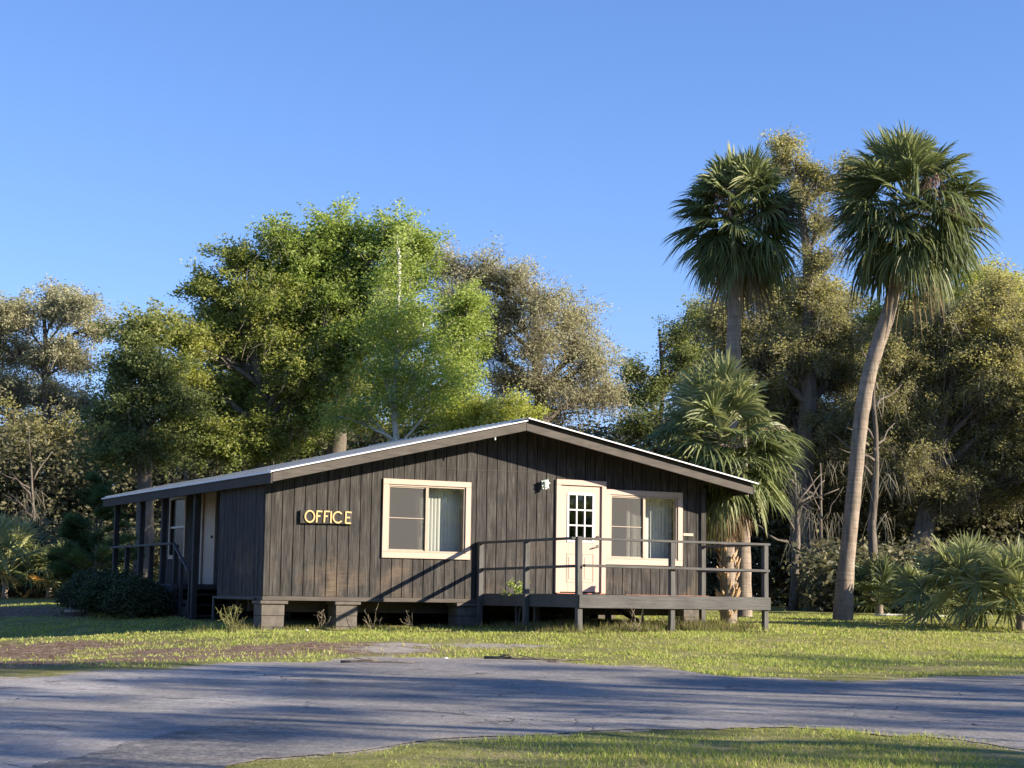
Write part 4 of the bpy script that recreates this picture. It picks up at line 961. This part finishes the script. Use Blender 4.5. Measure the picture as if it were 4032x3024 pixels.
# young pine ---------------------------------------------------
def pine(u, d, ztop_v, seed, label):
    r = np.random.default_rng(seed); b = at(u, 1305, d); b[2] = float(gz(b[0], b[1])); top = at(u+4, ztop_v, d)
    root = empty('pine_tree', tuple(b), label, 'pine tree', 'young pines'); m = MB(); m.tube(bent(b-np.array([0, 0, .1]), top, r, 8, .04), np.linspace(.05, .012, 8), 7)
    H = top[2]-b[2]; tips = []
    for k in range(34):
        f = r.uniform(.22, 1); p = b+(top-b)*f; az = r.uniform(0, 6.28); L_ = (1.05-f)*H*.42+.12
        q = p+np.array([math.cos(az)*L_, math.sin(az)*L_, L_*.35]); m.tube(bent(p, q, r, 4, .1), [.018, .014, .01, .006], 4)
        for s in (.35, .5, .65, .8, .92, 1): tips.append(p+(q-p)*s)
    tips += [b+(top-b)*s for s in np.linspace(.8, 1.02, 8)]
    m.build('trunk', M_BARK, root, smooth=True)
    n = len(tips)*70; C = np.repeat(np.array(tips), 70, 0); d1 = rand_dirs(n, r); d1[:, 2] = np.abs(d1[:, 2])*.8+.1; d1 /= np.linalg.norm(d1, axis=1)[:, None]
    ln = r.uniform(.08, .15, n)[:, None]; d2 = np.cross(d1, rand_dirs(n, r)); d2 /= np.linalg.norm(d2, axis=1)[:, None]
    V, Qd = quads_from(C+d1*ln, d1*ln, d2*.006); mesh_from('needles', V, Qd, M_PINE, root, attrs={'tint': ('FACE', np.repeat(r.random(len(tips)), 70))})
pine(203, 43, 1040, 81, 'young pine left of the porch with a fuzzy upright tip')
pine(160, 43.6, 1135, 82, 'shorter young pine behind the hedge, left of the taller one')

# hedge bushes -------------------------------------------------
def bush(cx, cy, rx, ry, rz, seed, label, name='round_bush', mat=M_BUSH, npc=46, n=None, size=.026, group='clipped bushes beside the porch', cat='bush', spread=.09):
    r = np.random.default_rng(seed); z0 = float(gz(cx, cy)); root = empty(name, (cx, cy, z0), label, cat, group)
    nn = n or int(420*rx*ry*rz*4); d = rand_dirs(nn, r); d[:, 2] = np.abs(d[:, 2])*1.2-.25; d /= np.linalg.norm(d, axis=1)[:, None]
    rad = .9+.12*np.sin(d[:, 0]*7+seed)*np.sin(d[:, 1]*6)+.05*r.normal(size=nn); rad *= r.random(nn)**.12
    P = np.array([cx, cy, z0+rz*.35])+d*np.array([rx, ry, rz*.65])*rad[:, None]; P[:, 2] = np.maximum(P[:, 2], z0+.05)
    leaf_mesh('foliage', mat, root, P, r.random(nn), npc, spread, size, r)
    m = MB()
    for k in range(12):
        q = P[r.integers(nn)]; m.tube(bent(np.array([cx+r.normal()*.06, cy+r.normal()*.06, z0-.05]), q, r, 5, .2), np.linspace(.02, .006, 5), 4)
    m.build('stem', M_BARK, root)
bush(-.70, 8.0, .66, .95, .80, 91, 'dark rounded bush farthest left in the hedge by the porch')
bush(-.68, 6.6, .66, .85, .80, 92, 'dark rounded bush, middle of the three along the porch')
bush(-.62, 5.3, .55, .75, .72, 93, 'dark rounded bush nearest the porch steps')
pb = ury(1116, 1272, -1.3)
r_ = np.random.default_rng(5)
root = empty('potted_plant' if False else 'leafy_plant', (float(pb[0]), float(pb[1]), DZ-.6), 'small light green leafy plant poking up at deck edge left of door', 'plant')
leaf_mesh('foliage', M_BRIGHT, root, np.array([[pb[0]+r_.uniform(-.2, .22), pb[1]+r_.uniform(-.12, .12), DZ+r_.uniform(.0, .22)] for _ in range(26)]), r_.random(26)*.4+.6, 9, .035, .028, r_)
m = MB()
for k in range(7): m.tube(bent(np.array([pb[0], pb[1], -.6]), np.array([pb[0]+r_.uniform(-.2, .2), pb[1], DZ+.15]), r_, 5, .1), np.linspace(.008, .003, 5), 4)
m.build('stem', M_BARK, root)

# ------------------------------------------------------------------ trees standing out of frame to the right: their shade falls across the road and woods
def shade_tree(x, y, h, rad, seed, label, dens=1.0, low=.45, mat=M_OLIVE, npc=30, sc_=1.0):
    r = np.random.default_rng(seed); z0 = float(gz(x, y)); root = empty('oak_tree', (x, y, z0), label, 'tree', 'oaks across the road')
    m = MB(); top = np.array([x+r.normal()*.5, y+r.normal()*.5, z0+h*.9]); TP = bent(np.array([x, y, z0-.3]), top, r, 10, .07); m.tube(TP, np.linspace(.26, .05, 10), 8)
    nc = int(90*dens); C = []
    for k in range(nc):
        f = r.uniform(low, 1); prof = math.sin(math.pi*min(1, max(.05, (f-low)/(1-low)*.85+.12)))**.6
        az = r.uniform(0, 6.28); rr = rad*prof*math.sqrt(r.random()); p = np.array([x+rr*math.cos(az), y+rr*math.sin(az), z0+h*f]); C.append(p)
        if k % 2 == 0: m.tube(bent(TP[min(8, int(f*8))], p, r, 5, .15), np.linspace(.06, .012, 5), 4)
    m.build('trunk', M_BARK, root, smooth=True)
    leaf_mesh('crown', mat, root, np.array(C), r.random(nc), 95, .34*sc_, .10, r, flat=.55)
ST = [(12, -30, 11.0, 3.0), (17, -29.5, 11.0, 3.2), (22, -30.5, 11.8, 3.4), (27, -31, 12.2, 3.4), (31, -33, 13.5, 3.6), (15.5, -27.5, 13.2, 2.6), (15, -35, 12.5, 3.4), (21, -36, 13.5, 3.4), (9, -33, 11, 3.0), (27, -38, 14, 3.6)]
for i, (x, y, h, rd) in enumerate(ST):
    shade_tree(x, y, h, rd, 100+i, 'oak across the road outside the view, %s' % ['nearest the bend', 'second along', 'third along', 'fourth along', 'set back behind first', 'farthest along', 'closest to viewer', 'set back at far end', 'set back beyond all the others', 'slim and tall, nearest the road'][i], .30, .3, sc_=.9)
for i, (x, y, h, rd) in enumerate([]):
    shade_tree(x, y, h, rd, 120+i, ['big oak beyond the right end of the lawn', 'oak behind the lawn oak, farther back', 'oak at lawn end nearest the road'][i], 1.5, .2)

# ------------------------------------------------------------------ grass
def grass_mesh(name, x, y, h, wd, tint, r, mat=M_GRASS, lean=.5, zoff=0):
    n = len(x); z = gz(x, y)+(fnoise(x, y, 1.1, 5)-.5)*.05+zoff
    az = r.uniform(0, 2*math.pi, n); ln = r.normal(size=(n, 2))*lean*h[:, None]
    P = np.stack([x, y, z], 1); s = np.stack([np.cos(az), np.sin(az), 0*az], 1)*wd[:, None]
    T_ = P+np.concatenate([ln, h[:, None]], 1); V = np.stack([P-s, P+s, T_], 1).reshape(-1, 3)
    Tr = np.arange(3*n).reshape(n, 3); return mesh_from(name, V, Tr, mat, None, attrs={'tint': ('FACE', tint)})
def scatter(n, d0, d1, r, latm=.31, extra=1.2):
    d = np.sqrt(r.uniform(d0*d0, d1*d1, n)); l = r.uniform(-1, 1, n)*(d*latm+extra)
    return CAM[0]+FH[0]*d+rt[0]*l, CAM[1]+FH[1]*d+rt[1]*l
r = np.random.default_rng(200)
X_, Y_, H_, W_, T_ = [], [], [], [], []
for (n, d0, d1, h0, w0) in ((150000, 11.3, 17.5, .050, .0042), (190000, 21, 30, .055, .008), (110000, 30, 42, .06, .012)):
    x, y = scatter(n, d0, d1, r); red, sand = patches(x, y); nn = fnoise(x, y, .9, 41)
    u, v, c = uv_of(x, y)
    keep = (~on_road(x, y, .8)) & (r.random(n) > np.clip(red*1.1+sand*1.1, 0, .97)) & ~((x > -.05) & (x < W) & (y > .0) & (y < YB))
    keep &= r.random(n) < np.clip((nn-.28)*2.2+.15, 0, 1)*np.clip((fnoise(x, y, .33, 71)-.3)*3+.2, 0, 1)
    x, y, nn = x[keep], y[keep], nn[keep]; k = len(x)
    X_.append(x); Y_.append(y); H_.append(h0*.62*(.4+r.random(k))*(.35+1.2*nn)); W_.append(w0*(.7+.6*r.random(k)))
    big = fnoise(x, y, 3.0, 51)
    T_.append(np.clip(.25+.75*big+(r.random(k)-.5)*.6-(r.random(k) < .18)*.6, 0, 1))
g = grass_mesh('grass', *[np.concatenate(a) for a in (X_, Y_, H_, W_, T_)], r); tag(g, 'short patchy lawn grass around the office and on the road island', 'grass', kind='stuff')
# weeds along the deck and piers
X_, Y_, H_, W_, T_ = [], [], [], [], []
def strip(x0, y0, x1, y1, n, h, wdt=.25):
    t = r.random(n); a = x0+(x1-x0)*t+r.normal(size=n)*wdt; b = y0+(y1-y0)*t+r.normal(size=n)*wdt
    cl = fnoise(a, b, .45, 61); kk = cl > .46; a, b, cl = a[kk], b[kk], cl[kk]
    X_.append(a); Y_.append(b); H_.append(h*.58*(.3+r.random(len(a)))*(.4+cl)); W_.append(.004+.005*r.random(len(a))); T_.append(np.clip(r.random(len(a)), 0, 1))
strip(DX0-.2, DY-.1, DX1+.2, DY+.1, 5200, .24); strip(DX0, -2.2, DX1, -2.0, 3800, .26, .5); strip(DX0, -.8, DX0-.1, DY, 1800, .22)
strip(1.8, -.05, 4.0, -.1, 900, .13, .12); strip(.3, -.05, 1.5, -.1, 420, .13, .12); strip(-1.0, .1, -.1, -.1, 700, .24, .15); strip(4, -.6, 8, -.6, 2200, .2, .4)
g = grass_mesh('weeds', *[np.concatenate(a) for a in (X_, Y_, H_, W_, T_)], r, M_WEED, .35); tag(g, 'ragged dry weeds and tall grass around deck posts and piers', 'weeds', kind='stuff')
# dry weed stalks, one plant each
for i, (x, y, h, lab) in enumerate([(1.05, -.06, .33, 'dry branching weed stalk left of the second block pier'), (1.98, -.08, .30, 'dry weed stalk just right of the second block pier'), (2.75, -.06, .28, 'dry curling weed under the wide window'), (-.45, .1, .38, 'tall grassy weed at the left front corner of the office'), (5.0, -3.75, .45, 'dead twiggy weed near deck corner post'), (6.05, -3.3, .4, 'dead twigs under middle of the deck')]):
    rr = np.random.default_rng(300+i); z = float(gz(x, y)); m = MB()
    for k in range(5 if i != 3 else 20):
        a = np.array([x+rr.normal()*.04, y+rr.normal()*.03, z-.02]); b = a+np.array([rr.normal()*h*.4, rr.normal()*.08, h*rr.uniform(.5, 1.1)]); P = bent(a, b, rr, 5, .25); m.tube(P, np.linspace(.006, .003, 5), 4)
        for _ in range(3):
            p = P[rr.integers(2, 5)]; m.tube(bent(p, p+rr.normal(size=3)*.06+np.array([0, 0, .04]), rr, 3, .2), [.004, .003, .002], 3)
    o = m.build('weed_stalk', M_STEM if i != 3 else m_plain('grassy_weed', (.2, .2, .08), .3, .9, .1)); tag(o, lab, 'weed', 'weed stalks by the office')
# litter on the ground: fallen limbs and stones
def stick(u, v, d, L_, rad, label, seed, an=0.1, mat=None):
    rr = np.random.default_rng(seed); p = ghit(u, v); q = p+np.array([rt[0]*L_, rt[1]*L_, 0])+np.array([FH[0], FH[1], 0])*L_*an; q[2] = float(gz(q[0], q[1])); m = MB()
    P = bent(p+np.array([0, 0, rad+.02]), q+np.array([0, 0, rad+.02]), rr, 7, .06); m.tube(P, np.linspace(rad, rad*.4, 7), 6)
    for _ in range(3): a = P[rr.integers(1, 6)]; m.tube(bent(a, a+np.array([rr.normal()*.2, rr.normal()*.2, .05]), rr, 4, .2), np.linspace(rad*.5, .004, 4), 4)
    o = m.build('fallen_branch', mat or M_BARKL, smooth=True); tag(o, label, 'branch', 'fallen branches')
stick(1890, 1334, 0, 1.7, .03, 'pale fallen branch on lawn right of leaning palm', 1, .1)
stick(735, 1436, 0, .9, .02, 'dark fallen branch lying at road edge left of centre', 2, .1, M_BARK)
stick(1040, 1428, 0, 1.3, .022, 'dark crooked branch on sand at road edge, centre', 3, -.1, M_BARK)
stick(140, 1327, 0, 1.2, .03, 'pale branch on bare ground at left wood edge', 4, .05)
def stone(u, v, s, label, seed):
    rr = np.random.default_rng(seed); p = ghit(u, v); m = MB(); m.ball((p[0], p[1], p[2]+s*.25), s, 9, 6, (1.4, 1, .6))
    m.v[0] = m.v[0]+rr.normal(size=m.v[0].shape)*s*.06
    o = m.build('stone', M_TRIMW, smooth=True); tag(o, label, 'stone', 'pale stones')
stone(963, 1423, .026, 'small white stone on road edge beside dark branch', 1)
stone(663, 1362, .02, 'tiny white stone in the dark gap between the first two piers', 2)
